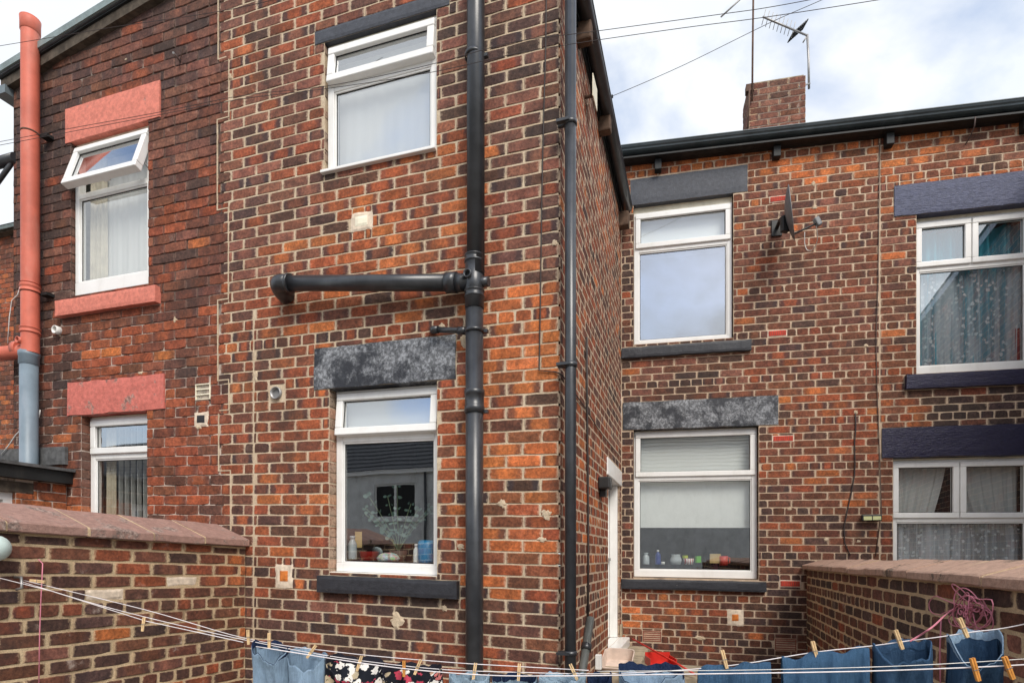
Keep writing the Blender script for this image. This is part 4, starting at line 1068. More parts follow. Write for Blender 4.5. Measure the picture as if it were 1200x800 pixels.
# small waste pipe joining lower down
zw = A.uv(556, 388, so_)[1]
a0 = A.pt(*A.uv(508, 386, .05), .05); a1 = A.pt(s_b, zw, so_)
MB().tube([a0, a1], .018, 16).build('waste_pipe', M['pipe_black'], sp)
MB().tube([A.pt(*A.uv(507, 387, .0), 0), a0, a0+(a1-a0)*.12], [.023]*3, 16).build('waste_elbow', M['pipe_black'], sp)
MB().tube([a0+(a1-a0)*.62, a0+(a1-a0)*.8], .024, 16).build('collar', M['pipe_black'], sp)
# rain pipe on the wing side near its corner
ro = .075; rr_ = .034
tt = .20
tt = C.uv(668.5, 400, ro)[0]
rp = empty('drain_pipe', C.pt(tt, -HC, ro), 'slim black rain pipe down the side of the wing near its corner', 'pipe')
MB().tube([C.pt(tt, 3.66, ro), C.pt(tt, -HC, ro)], rr_, 24).build('pipe', M['pipe_black'], rp)
for v_ in (143, 427, 765, -160): 
    z_ = C.uv(668, v_, ro)[1]; c = C.pt(tt, z_, ro)
    b_ = MB().lathe(c, [(rr_,-.014), (rr_*1.16,-.014), (rr_*1.16,.014), (rr_,.014)], 24).build('pipe_clip', M['pipe_black'], rp)
    m = MB(); m.box(C, tt-.05, tt-.02, z_-.008, z_+.008, .0, ro); m.box(C, tt-.01, tt+.01, z_-.010, z_+.010, .0, ro-rr_+.004); m.build('bracket', M['pipe_black'], b_)
# salmon painted soil pipe at far left with grey lower half
lo_ = .10; rl = .064
su = A.uv(35.5, 200, lo_)[0]; sl = A.uv(34, 500, lo_)[0]
lp = empty('soil_pipe', A.pt(sl, -HC, lo_), 'salmon painted soil pipe with open top, blue grey below, at far left', 'pipe')
ztp = A.uv(36, 26, lo_)[1]; zch = A.uv(34, 414, lo_)[1]
c = A.pt(su, ztp, lo_)
MB().tube([A.pt(su, zch, lo_), A.pt(su, ztp, lo_)], rl, 28, cap=False).build('pipe', M['pipe_salmon'], lp)
MB().lathe(c, [(rl,-.09), (rl*1.10,-.085), (rl*1.10,-.02), (rl*1.14,.02), (rl*1.08,.022), (rl*.98,-.02), (rl*.9, -.4)], 28).build('socket', M['pipe_salmon'], lp)
MB().tube([A.pt(sl, -.2, lo_) if False else A.pt(sl, -HC+.8, lo_), A.pt(sl, zch+.02, lo_)], rl, 28).build('pipe', M['pipe_grey'], lp, 'blue grey unpainted lower pipe')
MB().lathe(A.pt(sl, zch, lo_), [(rl,-.10), (rl*1.1,-.095), (rl*1.1,-.03), (rl*1.16,-.025), (rl*1.16,.01), (rl,.012)], 28).build('collar', M['pipe_grey'], lp)
for v_, h in ((335, .03), (340, .05), (388, .05)):
    collar(A, su, A.uv(35, v_, lo_)[1], lo_, rl, h, lp, M['pipe_salmon'])
MB().tube([A.pt(su-.9, zch+.04, lo_+.0), A.pt(su, zch+.02, lo_)], rl*.9, 24).build('branch_pipe', M['pipe_salmon'], lp)
MB().tube([A.pt(su-.16, zch+.045, lo_), A.pt(su-.10, zch+.045, lo_)], rl*1.05, 24).build('collar', M['pipe_salmon'], lp)
c = A.pt(su-.03, zch+.09, lo_+.07); MB().lathe(c, [(.018,-.06), (.027,-.06), (.027,.012), (.02,.012), (.018,-.05)], 18, Rn).build('socket', M['pipe_salmon'], lp)
for v_ in (157, 343): 
    z_ = A.uv(35, v_, lo_)[1]; b_ = MB().lathe(A.pt(su, z_, lo_), [(rl,-.006), (rl*1.05,-.006), (rl*1.05,.006), (rl,.006)], 28).build('pipe_clip', M['rust'], lp)
    MB().box(A, su+rl-.01, su+rl+.07, z_-.012, z_+.012, -.005, lo_*.6).build('bracket', M['fascia'], b_)
# black gutter end sticking in at far left
z_ = A.uv(10, 181, .05)[1]
gl = MB().tube([A.pt(sL-.9, z_, .0), A.pt(sL+.03, z_, .0)], .045, 16).build('gutter_pipe', M['pipe_black'], None, 'black pipe entering at left edge beside the salmon pipe', 'pipe')
MB().tube([A.pt(sL-.02, z_-.03, .0), A.pt(sL-.5, z_-.28, -.05)], .02, 10).build('strut', M['pipe_black'], gl)
# loose grey pipe leaning in the corner
a_ = Vector(((692-UC)/FPX*4.22, 4.22, HC+(VH-724)/FPX*4.22)); b2 = Vector(((681-UC)/FPX*3.92, 3.92, HC+(VH-795)/FPX*3.92))
lpn = MB().tube([a_, a_+(b2-a_)*2.1], .030, 22).build('loose_pipe', plain('dark_grey_pipe', (.085, .09, .085), .4, .5, 0, .2, 8, .4, (.2,.2,.18)), None, 'short grey plastic pipe leaning in the corner behind the slim black pipe', 'pipe')
MB().tube([a_+(b2-a_)*.45, a_+(b2-a_)*.55], .040, 22).build('collar', M['pipe_black'], lpn)

# ------------------------------------------------------------------ door in the wing side
dz0, dz1 = door[2], door[3]
dr = MB(); dd = -.10
dr.box(C, door[0]+.002, door[0]+.07, dz0, dz1-.06, dd-.06, dd); dr.box(C, door[1]-.07, door[1]-.002, dz0, dz1-.06, dd-.06, dd); dr.box(C, door[0]+.002, door[1]-.002, dz1-.06, dz1-.002, dd-.06, dd)
dwin = bevel(dr.build('door_frame', M['upvc'], wing_m), .004)
MB().box(C, door[0]+.07, door[1]-.07, dz0+.03, dz1-.06, dd-.05, dd-.01).build('door', M['upvc'], dwin)
MB().box(C, door[1]-.13, door[1]-.09, dz0+.8, dz0+.83, dd-.01, dd+.02).build('handle', M['steel'], dwin)
# a white post of the frame stands forward in the reveal (seen as the bright upright)
bevel(MB().box(C, door[1]-.055, door[1]-.003, dz0, dz1-.003, dd+.003, -.02).build('jamb', M['upvc'], dwin), .004)
hr = C.rect(711, 727.5, 529, 545, 538, 557)
m = MB(); bevel(m.box(C, door[0]-.08, tB-.02, dz1+.002, dz1+.16, -.09, .012).build('door_lintel', M['upvc'], wing_m, 'white painted door head'), .006)
bevel(MB().box(C, door[0]-.03, door[1]+.04, dz0-.10, dz0-.003, -.10, .10).build('door_step', M['upvc'], wing_m, 'white painted door sill'), .01)
m = MB(); m.box(C, door[0]-.03, tB-.003, -HC, dz0-.103, -.0, .30); bevel(m.build('doorstep_block', M['stone'], None, 'worn cream stone steps below the wing door', 'steps'), .015)
m = MB(); m.box(C, door[1]+.003, tB-.01, dz0-.0, dz0+.13, -.0, .02); bevel(m.build('stone_pad', M['stone'], wing_m), .006)
# lamp by the door
c = C.pt(*C.uv(709, 566, .05), .05)
lm_ = MB().cube(c, .10, .12, .10, -.33).build('wall_lamp', M['dark_metal'], None, 'small black lamp beside the white door head on the wing side', 'lamp'); bevel(lm_, .012)
MB().cube(C.pt(C.uv(707, 568, .03)[0], C.uv(707, 568, .03)[1]-.05, .03), .05, .06, .10, -.33).build('housing', M['dark_metal'], lm_)
# small white box low on the wing side
c = C.pt(*C.uv(701.5, 775, .03), .03); bevel(MB().cube(c, .05, .05, .12, -.33).build('junction_box', wht, None, 'small white box low on the wing side near the door', 'box'), .006)

# ------------------------------------------------------------------ cables
def cable(name, pts, r, mat, label, cat='cable', n=6): return MB().tube(pts, r, n).build(name, mat, None, label, cat)
pa = [A.pt(*A.uv(u, v, .008), .008) for u, v in ((641, -80), (639.5, 60), (637, 140), (635, 230), (633.5, 340), (632, 434))] + [A.pt(*A.uv(650, 435.5, .008), .008), A.pt(*A.uv(655, 437, .008), .008), C.pt(.02, C.uv(658.5, 439, .01)[1], .01)]
for (u, v) in ((672, 458), (686, 478), (700, 501), (712, 517), (726, 534)): pa.append(C.pt(*C.uv(u, v, .01), .01))
cable('cable', pa, .004, M['wire'], 'thin dark cable down the wing corner then slanting to the door')
cable('cable', [C.pt(*C.uv(u, v, .012), .012) for u, v in ((687.5, 395), (688, 470), (689, 560), (689.5, 640), (689, 722))], .008, M['wire'], 'dark upright cable on the wing side behind the slim pipe')
cable('cable', [B.pt(*B.uv(u, v, .008), .008) for u, v in ((1031, 168), (1030, 250), (1029, 330), (1026.5, 400), (1028, 460), (1031, 540), (1033, 600), (1026, 652))], .004, M['wire_brown'], 'thin brown cable down the joint between the two houses')
cable('cable', [B.pt(*B.uv(u, v, .012), .012) for u, v in ((1002.5, 484), (1003, 500), (1001.5, 520), (1002, 540), (1001.5, 556), (998, 576), (993, 598), (989, 618), (990, 636), (996, 650))], .006, M['wire'], 'black cable hanging from a hole in the brown brick wall')
cable('cable', [B.pt(*B.uv(u, v, o), o) for u, v, o in ((1143, 137, .17), (1142, 148, .15), (1137, 160, .05), (1131, 170, .01))], .006, M['wire_brown'], 'bent brown wire hooked over the gutter above the indigo lintel')
cable('cable', [A.pt(*A.uv(u, v, .04), .04) for u, v in ((47, 480), (46, 488), (40, 493), (28, 500), (18, 510), (10, 522), (2, 532))], .005, M['wire_white'], 'thin white cable curling past the blue grey pipe')
cable('cable', [A.pt(*A.uv(u, v, .03), .03) for u, v in ((25, 330), (21, 345), (14, 352), (11, 372), (9, 402))], .004, M['wire_white'], 'short pale wire beside the salmon pipe')
# overhead wires
def W3D(pts): return [Vector(((u-UC)/FPX*Y, Y, HC+(VH-v)/FPX*Y)) for u, v, Y in pts]
def spline(P, k=6):
    out = []
    for i in range(len(P)-1):
        p0 = P[max(i-1, 0)]; p1 = P[i]; p2 = P[i+1]; p3 = P[min(i+2, len(P)-1)]
        for q in range(k):
            t = q/k; out.append(.5*((2*p1)+(p2-p0)*t+(2*p0-5*p1+4*p2-p3)*t*t+(3*p1-p0-3*p2+p3)*t**3))
    return out+[P[-1]]
def ov_wire(img, Y0, Y1, r, label):
    u0, u1 = img[0][0], img[-1][0]
    P = W3D([(u, v, 1/((1/Y0)+((1/Y1)-(1/Y0))*(u-u0)/(u1-u0))) for u, v in img])
    cable('overhead_wire', spline([Vector(p) for p in P]), r, M['wire'], label, 'overhead wire')
ov_wire([(-60,64),(0,54),(85,40),(140,31),(255,14),(330,-2),(400,-18)], 4.2, 3.7, .0016, 'thin overhead wire crossing the roof edge at top left')
ov_wire([(-20,170),(75,152),(190,131),(285,112),(383,101),(500,77),(600,50),(697,37),(844,17),(900,9),(970,-4),(1100,-30)], 3.7, 2.6, .0015, 'upper of two overhead wires crossing both wings')
ov_wire([(-20,174),(75,156),(190,134),(285,116),(383,104),(500,86),(600,64),(675,51),(800,33),(900,20),(1030,0),(1150,-20)], 3.65, 2.55, .0015, 'lower of two overhead wires crossing both wings')
hk = C.pt(*C.uv(688, 124, .02), .02); 
P = [hk] + W3D([(697,119,5.0), (717,113,5.0), (800,77,4.9), (900,28,4.8), (968,-2,4.75), (1050,-40,4.7)])
cable('overhead_wire', spline(P), .0022, M['wire'], 'single wire rising from a hook on the wing side to the aerial', 'overhead wire')
MB().tube(W3D([(697,119.5,4.99), (718,113,4.99)]), .014, 8).build('wire_strainer', M['dark_metal'], None, 'black strainer on the wire at the wing eaves', 'wire fitting')

# ------------------------------------------------------------------ aerials on the chimney
ce = lambda u, v, o=-CHY+.02: B.pt(*B.uv(u, v, o), o)
ae = empty('radio_aerial', ce(882, 150), 'tall thin mast on the left corner of the chimney', 'aerial')
MB().tube([ce(881.5, 118, -CHY+.03), ce(882, 60, -CHY+.03), ce(883.5, -60, -CHY+.03)], .012, 8).build('mast', M['rust'], ae)
MB().tube([ce(878.5, 104, -CHY+.06), ce(876.5, 150, -CHY+.06)], .010, 6).build('stay', M['rust'], ae)
MB().box(BC, c0-.03, c0+.06, B.uv(881, 108, -CHY)[1], B.uv(881, 100, -CHY)[1], -.05, .03).build('bracket', M['rust'], ae)
oy = -CHY-.25
ya = empty('tv_aerial', ce(947, 100, oy), 'television aerial with mesh reflector on a pole at the chimney right side', 'aerial')
MB().tube([ce(948, 104, oy), ce(947.5, 70, oy), ce(946, 41, oy)], .014, 8).build('mast', M['steel'], ya)
MB().tube([ce(936, 102, -CHY), ce(949, 98, oy)], .010, 6).build('bracket', M['steel'], ya)
b0 = ce(946, 42, oy); b1 = ce(894, 20, oy+.35)
MB().tube([b0, b1], .011, 6).build('boom', M['steel'], ya)
bd = (b1-b0).normalized(); side = Vector((0,0,1)).cross(bd).normalized(); upb = bd.cross(side)
for k in range(9):
    c = b0+(b1-b0)*(.32+.66*k/8); m = MB().tube([c-upb*.07-side*.03, c+upb*.07+side*.03], .004, 5).build('element', M['steel'], ya)
mref = MB(); ra_, rb_ = ce(926.5, 44, oy), ce(943.5, 29, oy); hd = Vector((0, 1, 0))
for k in range(9):
    c = ra_+(rb_-ra_)*k/8; mref.tube([c-hd*.07, c+hd*.07], .008, 5)
for q in (-.06, 0, .06): mref.tube([ra_+hd*q, rb_+hd*q], .008, 5)
mref.build('reflector', M['dark_metal'], ya)
MB().tube([b0, ce(941, 50, oy)], .008, 6).build('arm', M['steel'], ya)
hb = empty('tv_aerial', Vector(W3D([(850, 12, 9.5)])[0]), 'tips of an aerial poking in at the top edge left of the mast', 'aerial')
MB().tube(W3D([(845,20,9.5), (868,-1,9.5), (890,-22,9.5)]), .014, 6).build('boom', M['steel'], hb)
MB().tube(W3D([(890,-22,9.5), (905,-60,9.5), (906,60,9.5)])[:2], .014, 6).build('mast', M['steel'], hb)

# ------------------------------------------------------------------ satellite dish
dc = B.pt(*B.uv(928, 249, .34), .34)
sdh = empty('satellite_dish', B.pt(*B.uv(912, 265), .0), 'small dark grey satellite dish facing right on the brown brick wall', 'satellite dish')
nd = (Vector((B.d.x, B.d.y, 0))*.97 + Vector((B.n.x, B.n.y, 0))*.26 + Vector((0,0,.10))).normalized()
ud = Vector((0,0,1)); ud = (ud-nd*ud.dot(nd)).normalized(); sd2 = ud.cross(nd).normalized()
MD = Matrix((sd2, ud, nd)).transposed()
prof = [(0, -.055)] + [(r_*.225, -.055+.055*r_**2) for r_ in (.2,.4,.6,.8,.95,1.0)]
m = MB().lathe(dc, prof, 32, MD, .88, 1.1); o = m.build('dish_face', M['dish_face'], sdh)
prof2 = [(r_*.228, -.055+.055*r_**2-.007) for r_ in (1.0,.95,.8,.6,.4,.2)] + [(0, -.064)]
MB().lathe(dc, [(.225, 0), (.232, -.004)]+prof2, 32, MD, .88, 1.1).build('dish_back', M['dish'], sdh)
wallp = B.pt(*B.uv(910, 268), 0)
bk = dc - nd*.07 - ud*.10
MB().tube([wallp+Vector((B.n.x, B.n.y, 0))*.01, wallp+Vector((B.n.x, B.n.y, 0))*.16, bk], .018, 10).build('wall_arm', M['dark_metal'], sdh)
bevel(MB().cube(bk+ud*.01, .07, .05, .15, .2, None).build('clamp', M['dark_metal'], sdh), .006)
bevel(MB().cube(wallp+Vector((B.n.x, B.n.y, 0))*.008, .10, .016, .16, -.2).build('wall_plate', M['dark_metal'], sdh), .004)
lnb = B.pt(*B.uv(958, 260, .30), .30)
MB().tube([dc-ud*.21-nd*.0, lnb-Vector((0,0,.01))], .009, 8).build('lnb_arm', M['dark_metal'], sdh)
bevel(MB().cube(lnb+Vector((0,0,.0)), .05, .05, .085, .3, Matrix.Rotation(-.5, 3, 'Y')).build('receiver', M['dish'], sdh), .01)
cable('cable', spline([lnb+Vector((-.01,0,-.04)), B.pt(*B.uv(958, 280, .2), .2), B.pt(*B.uv(953, 292, .1), .1), B.pt(*B.uv(946, 293, .05), .05), B.pt(*B.uv(943, 285, .05), .05), B.pt(*B.uv(943, 272, .08), .08)]), .004, M['wire_white'], 'white cable looping under the satellite dish receiver')
# floodlight by the right house joint
fl_c = B.pt(*B.uv(1021, 606.5, .05), .05)
fl_ = bevel(MB().cube(fl_c, .175, .05, .062, -R(13)).build('flood_light', M['dark_metal'], None, 'small black wall lamp with yellowish lens on the brown brick wall', 'lamp'), .008)
MB().cube(fl_c+Vector((B.n.x, B.n.y, 0))*.027+Vector((0,0,-.004)), .15, .006, .036, -R(13)).build('lens', plain('yellowed_lens', (.55, .56, .28), .3), fl_)
MB().cube(fl_c+Vector((B.n.x, B.n.y, 0))*.03+Vector((0,0,-.0)), .006, .008, .045, -R(13)).build('rib', M['dark_metal'], fl_)

# ------------------------------------------------------------------ yard walls
def yard_wall(label, wall, srange, ztop_bottom, bk_):
    e = empty('yard_wall', wall.pt((srange[0]+srange[1])/2, -HC), label, 'wall')
    m = MB(); m.box(wall, srange[0], srange[1], -HC+.0, ztop_bottom, -.22, bk_); core = m.build('wall', M['mortar_y'], e)
    return e, core
# left: copings fall away from the eye with the wall
zD = D.uv(288, 641)[1]; sD0 = -3.6
D0 = (sD0, -.004)
yl, coreD = yard_wall('left yard wall of dark brick with purplish sloped copings', D, D0, zD, -.006)
zDph = D.uv(282, 600+345/4)[1]
vis = [(-3.6, 0)]
missing = []
n = lay_bricks(D, coreD, D0, (-HC, zD-.002), [D.rect(100, 145, 690, 702, 691, 703), D.rect(197, 231, 675, 686, 676, 687)], fieldD, 'y', M['brick_y'], joint=.012, zphase=zDph, header_every=6, header_phase=-2, seed=21, jit=.0035, phase=.05)
print('bricks D', n)
for rD in (D.rect(100, 145, 690, 702, 691, 703), D.rect(197, 231, 675, 686, 676, 687)):
    m = MB(); rough_box(m, D, rD[0], rD[1], rD[2], rD[3], -.03, -.003, 8, 4, .006); m.build('patch', M['filler'], yl, 'bare mortar where a brick face is lost')
zEph = E.uv(950, 700)[1]; zE = E.uv(948, 667)[1]
E0 = (.004, 5.2)
yr, coreE = yard_wall('right yard wall of dark worn brick with pinkish stone copings', E, E0, zE, -.002)
n = lay_bricks(E, coreE, E0, (-HC, zE-.002), [], fieldE, 'y', M['brick_y'], joint=.011, zphase=zE-.075*20, header_every=4, header_phase=1, seed=22, jit=.0012, phase=.02)
print('bricks E', n)
def coping(par, wall, joints, zb, hf, rise, wfront, wback, mat, seed):
    rnd = random.Random(seed)
    for a, b in zip(joints, joints[1:]):
        g = .006; a2, b2 = a+g, b-g; dz = rnd.uniform(-.003, .003); do = rnd.uniform(-.004, .004)
        m = MB(); vs = []; K = 6
        prof = [(.035+do, 0), (.040+do, .006), (.040+do, hf), (.030+do, hf+.008), (-wfront, hf+rise-.006), (-wfront-.02, hf+rise), (-wback, hf*.9), (-wback, 0)]
        for i in range(K+1):
            s = a2+(b2-a2)*i/K; tl = .004*math.sin(seed+a*7+i)
            for (o_, z_) in prof:
                nz = mnoise.noise(Vector((s*8, o_*8, z_*8+seed)))*.005
                vs.append(wall.pt(s, zb+z_+dz+nz, o_+nz))
        n_ = len(prof); fs = []
        for i in range(K):
            for q in range(n_): fs.append((i*n_+q, i*n_+(q+1) % n_, (i+1)*n_+(q+1) % n_, (i+1)*n_+q))
        fs.append(tuple(range(n_))); fs.append(tuple(K*n_+q for q in range(n_))[::-1])
        m.add(vs, fs, False); m.build('coping_stone', mat, par)
        vs = [wall.pt(s_, zb+z_-(.002 if z_ > 0 else -.001), o_-(.003 if o_ > 0 else -.002)) for s_ in (a-.007, a+.007) for (o_, z_) in prof]
        fs = [(q, (q+1) % n_, n_+(q+1) % n_, n_+q) for q in range(n_)] + [tuple(range(n_)), tuple(n_+q for q in range(n_))[::-1]]
        MB().add(vs, fs).build('joint', M['mortar_y'], par)
jD = [D.uv(u, 630, .04)[0] for u in (-160, -70, 8, 105, 181, 241, 288.5)]; jD[-1] = -.004
coping(yl, D, jD, zD+.002, .045, .125, .26, .36, M['coping_red'], 3)
m = MB(); m.box(D, D0[0], D0[1], zD-.012, zD+.001, -.24, -.001); m.build('mortar_bed', M['mortar_y'], yl)
jE = [E.uv(u, 680, .04)[0] for u in (946, 960, 977, 993, 1012, 1036, 1062, 1098, 1148, 1225, 1330)]; jE[0] = .004
coping(yr, E, jE, zE+.002, .036, .060, .13, .30, M['coping_pink'], 5)
m = MB(); m.box(E, E0[0], E0[1], zE-.012, zE+.001, -.22, -.001); m.build('mortar_bed', M['mortar_y'], yr)

# ------------------------------------------------------------------ lean-to beside the left wing
so0 = A.uv(79, 560)[0]; pO = A.pt(so0, 0)
O = Wall((pO.x, pO.y), (ST, CT), 0)             # its side faces the yard; s negative towards the eye
lt = empty('outbuilding', O.pt(-1.0, -HC), 'small orange brick lean-to with black gutter edge behind the left yard wall', 'outbuilding')
zO = O.uv(78, 566)[1]
wO = O.rect(-10, 18.5, 570, 700, 574, 700)
wOr = (O.uv(-20, 580)[0], O.uv(18.5, 580)[0], -.6, O.uv(14, 576)[1])
m = MB(); 
bo = backing(O, 'wall', lt, M['mortar_l'], (-2.2, -.003), (-HC, zO), [wOr], back=-.005)
fieldO = lambda s, z: (.45, .3, .02, .05, .18)
lay_bricks(O, bo, (-2.2, -.003), (-HC, zO), [wOr, (wOr[0]-.1, wOr[1]+.12, wOr[3], wOr[3]+.085)], fieldO, 'l', M['brick_l'], joint=.006, seed=31, budget=60)
MB().box(O, wOr[0]-.1, wOr[1]+.12, wOr[3]+.002, wOr[3]+.083, -.1, .004).build('lintel', M['wood_old'], lt)
fr = MB(); bars(fr, O, wOr, .06, -.10, -.04); wo_ = fr.build('window', M['upvc'], lt); MB().box(O, wOr[0]+.06, wOr[1]-.06, wOr[2]+.06, wOr[3]-.06, -.08, -.075).build('pane', M['glass'], wo_)
MB().box(O, -2.3, -.003, zO-.01, zO+.085, -.02, .07).build('fascia', M['fascia'], lt)
MB().box(O, -2.3, -.003, zO+.087, zO+.11, -1.6, .10).build('roof', M['felt'], lt)
m = MB(); rough_box(m, A, sL-.3, so0+.01, A.uv(60, 545)[1], A.uv(60, 526)[1]+.01, .0, .03, 10, 3, .006); m.build('flashing', M['felt'], lt)
MB().add([O.pt(-2.2,-HC,-1.5), O.pt(0,-HC,-1.5), O.pt(0,zO+.08,-1.5), O.pt(-2.2,zO+.08,-1.5)], [(3,2,1,0)]).build('back_wall', M['brick_l'], lt)
# main house beyond the left wing
dist = 2.55
Lm = Wall(tuple(A.P - A.n*dist), tuple(A.d), .0257)
zlm = Lm.uv(8, 277)[1]
hl = empty('terraced_house', Lm.pt(-10, -HC), 'orange brown brick house glimpsed behind the salmon pipe at left edge', 'house')
bl_ = backing(Lm, 'wall', hl, M['mortar_l'], (-13, -8.6), (-HC, zlm), [], back=-.005)
lay_bricks(Lm, bl_, (-13, -8.6), (-1.2, zlm), [], lambda s, z: (.25, .35, .05, .1, .25), 'l', M['brick_l'], joint=.006, seed=33, budget=40)
MB().box(Lm, -13, -8.6, zlm, zlm+.05, -.05, .10).build('fascia', M['wood_old'], hl)
rf = slab('roof', [Lm.pt(-13, zlm+.052, .16), Lm.pt(-8.6, zlm+.052, .16), Lm.pt(-8.6, zlm+.9, -1.6), Lm.pt(-13, zlm+.9, -1.6)], .04, M['lead'], hl)
m = MB()
for k in range(7):
    f0 = k/7; m.add([Lm.pt(-13, zlm+.055+.85*f0+.012, .16-1.76*f0), Lm.pt(-8.6, zlm+.055+.85*f0+.012, .16-1.76*f0), Lm.pt(-8.6, zlm+.055+.85*(f0+.14)+.004, .16-1.76*(f0+.14)), Lm.pt(-13, zlm+.055+.85*(f0+.14)+.004, .16-1.76*(f0+.14))], [(0,1,2,3)])
m.build('roof_course', M['lead'], hl)

# ------------------------------------------------------------------ right wing, out of frame but mirrored in the windows
wR = empty('house_wing', B.pt(sEnd, -HC, 1.5), 'rear wing of the right house beyond the right edge', 'house wing')
pR0 = B.pt(sEnd, 0)
G = Wall((pR0.x, pR0.y), (-math.sin(R(4.1)), -math.cos(R(4.1))), 0)
m = MB(); m.box(G, .0, 5.6, -HC, 3.6, -2.5, -.006); gb = m.build('wall', M['mortar_b'], wR)
lay_bricks(G, gb, (0, 5.6), (-HC, 3.6), [], lambda s, z: (0, .1, .25, .4, .25), 'b', M['brick_b'], seed=41, budget=0, zphase=zA)
MB().box(G, -.0, 5.7, 3.61, 3.70, -.06, .10).build('gutter', M['pipe_black'], wR)
slab('roof', [G.pt(0, 3.70, .09), G.pt(5.7, 3.70, .09), G.pt(5.7, 4.5, -1.3), G.pt(0, 4.5, -1.3)][::-1], .04, M['slates'], wR)

# ------------------------------------------------------------------ houses across the yard, behind the camera (seen in the panes)
DO = 16.0
def FO(u, v):   # where the mirrored sight line of a pane lands on the facing row
    return A.uv(u, v, -DO)
op = empty('terraced_house', A.pt(-14, -HC, DO), 'pale rendered house with slate roof across the yard, mirrored in the kitchen window', 'house')
eave = FO(455, 546)[1] - 0
sW0 = FO(436, 560)[0]; sW1 = FO(484, 560)[0]; zW1 = FO(455, 558)[1]; zW0 = FO(455, 598)[1]
m = MB(); 
def OB(mb, s0, s1, z0, z1, o0, o1):   # the row faces back towards wall A: outward offset runs the other way
    mb.box(A, s0, s1, z0+A.g*(s0+s1)/2*0, z1, DO-o1, DO-o0)
Oo = Wall(tuple((A.P + A.n*DO)), tuple(-A.d), 0)
mir = lambda s: -s
def OR(s0, s1): return (mir(s1), mir(s0))
a0_, a1_ = OR(sW0, sW1)
bo_ = backing(Oo, 'wall', op, M['render'], (-8, 34), (-HC, eave), [(a0_, a1_, zW0, zW1)], back=0, deep=-.15)
fr = MB(); bars(fr, Oo, (a0_, a1_, zW0, zW1), .07, -.12, -.06); fr.box(Oo, (a0_+a1_)/2-.05, (a0_+a1_)/2+.05, zW0+.07, zW1-.07, -.12, -.063); wO2 = fr.build('window', M['upvc'], op)
MB().box(Oo, a0_+.07, a1_-.07, zW0+.07, zW1-.07, -.10, -.09).build('pane', M['gasket'], wO2)
MB().box(Oo, a0_-.15, a1_+.15, zW0-.14, zW0, 0, .08).build('window_sill', M['upvc'], op)
for off in (-9.5, -5.2, 4.6, 9.2, 14):
    fr = MB(); rO = (a0_+off, a0_+off+1.5, zW0-.3, zW1); bars(fr, Oo, rO, .07, .003, .05); w_ = fr.build('window', M['upvc'], op)
    MB().box(Oo, rO[0]+.07, rO[1]-.07, rO[2]+.07, rO[3]-.07, .003, .02).build('pane', M['gasket'], w_)
MB().box(Oo, -8, 34, eave-.02, eave+.12, .0, .16).build('gutter', M['upvc'], op)
sp0 = mir(FO(497, 600)[0]); MB().tube([Oo.pt(sp0, eave, .1), Oo.pt(sp0, -HC, .1)], .055, 12).build('drain_pipe', M['pipe_black'], op)
m = MB(); K = 14
for k in range(K):
    f0, f1 = k/K, (k+1)/K
    z0_, z1_ = eave+.12+3.0*f0, eave+.12+3.0*f1; q0, q1 = .2-4.5*f0, .2-4.5*f1
    m.add([Oo.pt(-8, z0_+.05, q0), Oo.pt(34, z0_+.05, q0), Oo.pt(34, z1_, q1), Oo.pt(-8, z1_, q1), Oo.pt(-8, z0_, q0), Oo.pt(34, z0_, q0)], [(0,1,2,3), (4,5,1,0)])
m.build('roof', M['slates'], op)

# ------------------------------------------------------------------ washing lines
hD = D.uv(25, 681, .05); pl0 = D.pt(hD[0], hD[1], .05)
pE1 = E.pt(4.25, 0, .04)
LP0, LP1 = Vector((pl0.x, pl0.y)), Vector((pE1.x, pE1.y))
def on_line(u, dy=0.0):
    rx = (u-UC)/FPX; d = LP1-LP0; q0 = LP0+Vector((0, dy))
    p = (rx*q0.y - q0.x)/(d.x - rx*d.y); return Vector((q0.x+d.x*p, q0.y+d.y*p))
def lp(u, v, dy=0.0):
    q = on_line(u, dy); return Vector((q.x, q.y, HC+(VH-v)/FPX*q.y))
LV = [(25,681),(100,704),(168,722),(240,739),(290,750),(340,760),(385,768),(450,777),(520,784),(600,787),(690,789),(760,787),(830,782),(880,776),(915,770),(960,763),(1020,756.5),(1060,751),(1100,746),(1140,740),(1180,735),(1240,722)]
def line_v(u):
    for (a, va), (b, vb_) in zip(LV, LV[1:]):
        if a <= u <= b: return va+(vb_-va)*(u-a)/(b-a)
    return LV[0][1] if u < LV[0][0] else LV[-1][1]
GL = 'washing lines strung across the yard'
cable('washing_line', spline([lp(u, v) for u, v in LV], 4), .0017, M['rope_white'], 'white washing line carrying the jeans across the yard', 'washing line')
L2V = [(-60,655),(0,673),(25,680),(170,716),(290,751.5)]
cable('washing_line', spline([lp(u, v, .02) for u, v in [(25,679),(170,714),(290,748),(400,764),(520,775),(600,780),(690,785)]]), .0017, M['rope_white'], 'upper thin line meeting the first peg from the left wall', 'washing line')
cable('washing_line', spline([lp(u, v, -.25) for u, v in [(300,757),(450,780),(560,790),(650,791.5),(760,790),(900,788),(1010,786),(1100,783),(1170,780),(1240,776)]]), .0019, M['rope_white'], 'brightest white line passing in front of the right hand jeans', 'washing line')
cable('washing_line', spline([lp(u, v, -.18) for u, v in [(700,786),(840,785),(950,783),(1050,780),(1130,776),(1240,769)]]), .0012, M['wire_white'], 'faint thin line just above the brightest line at right', 'washing line')
# incoming strands at the left
cable('washing_line', [Vector(p) for p in (D.pt(*D.uv(-80, 656, .06), .06), D.pt(*D.uv(0, 677, .06), .06), lp(60, 692), lp(170, 727), lp(285, 752))], .0018, M['rope_white'], 'lower pale strand slanting down from the left edge', 'washing line')
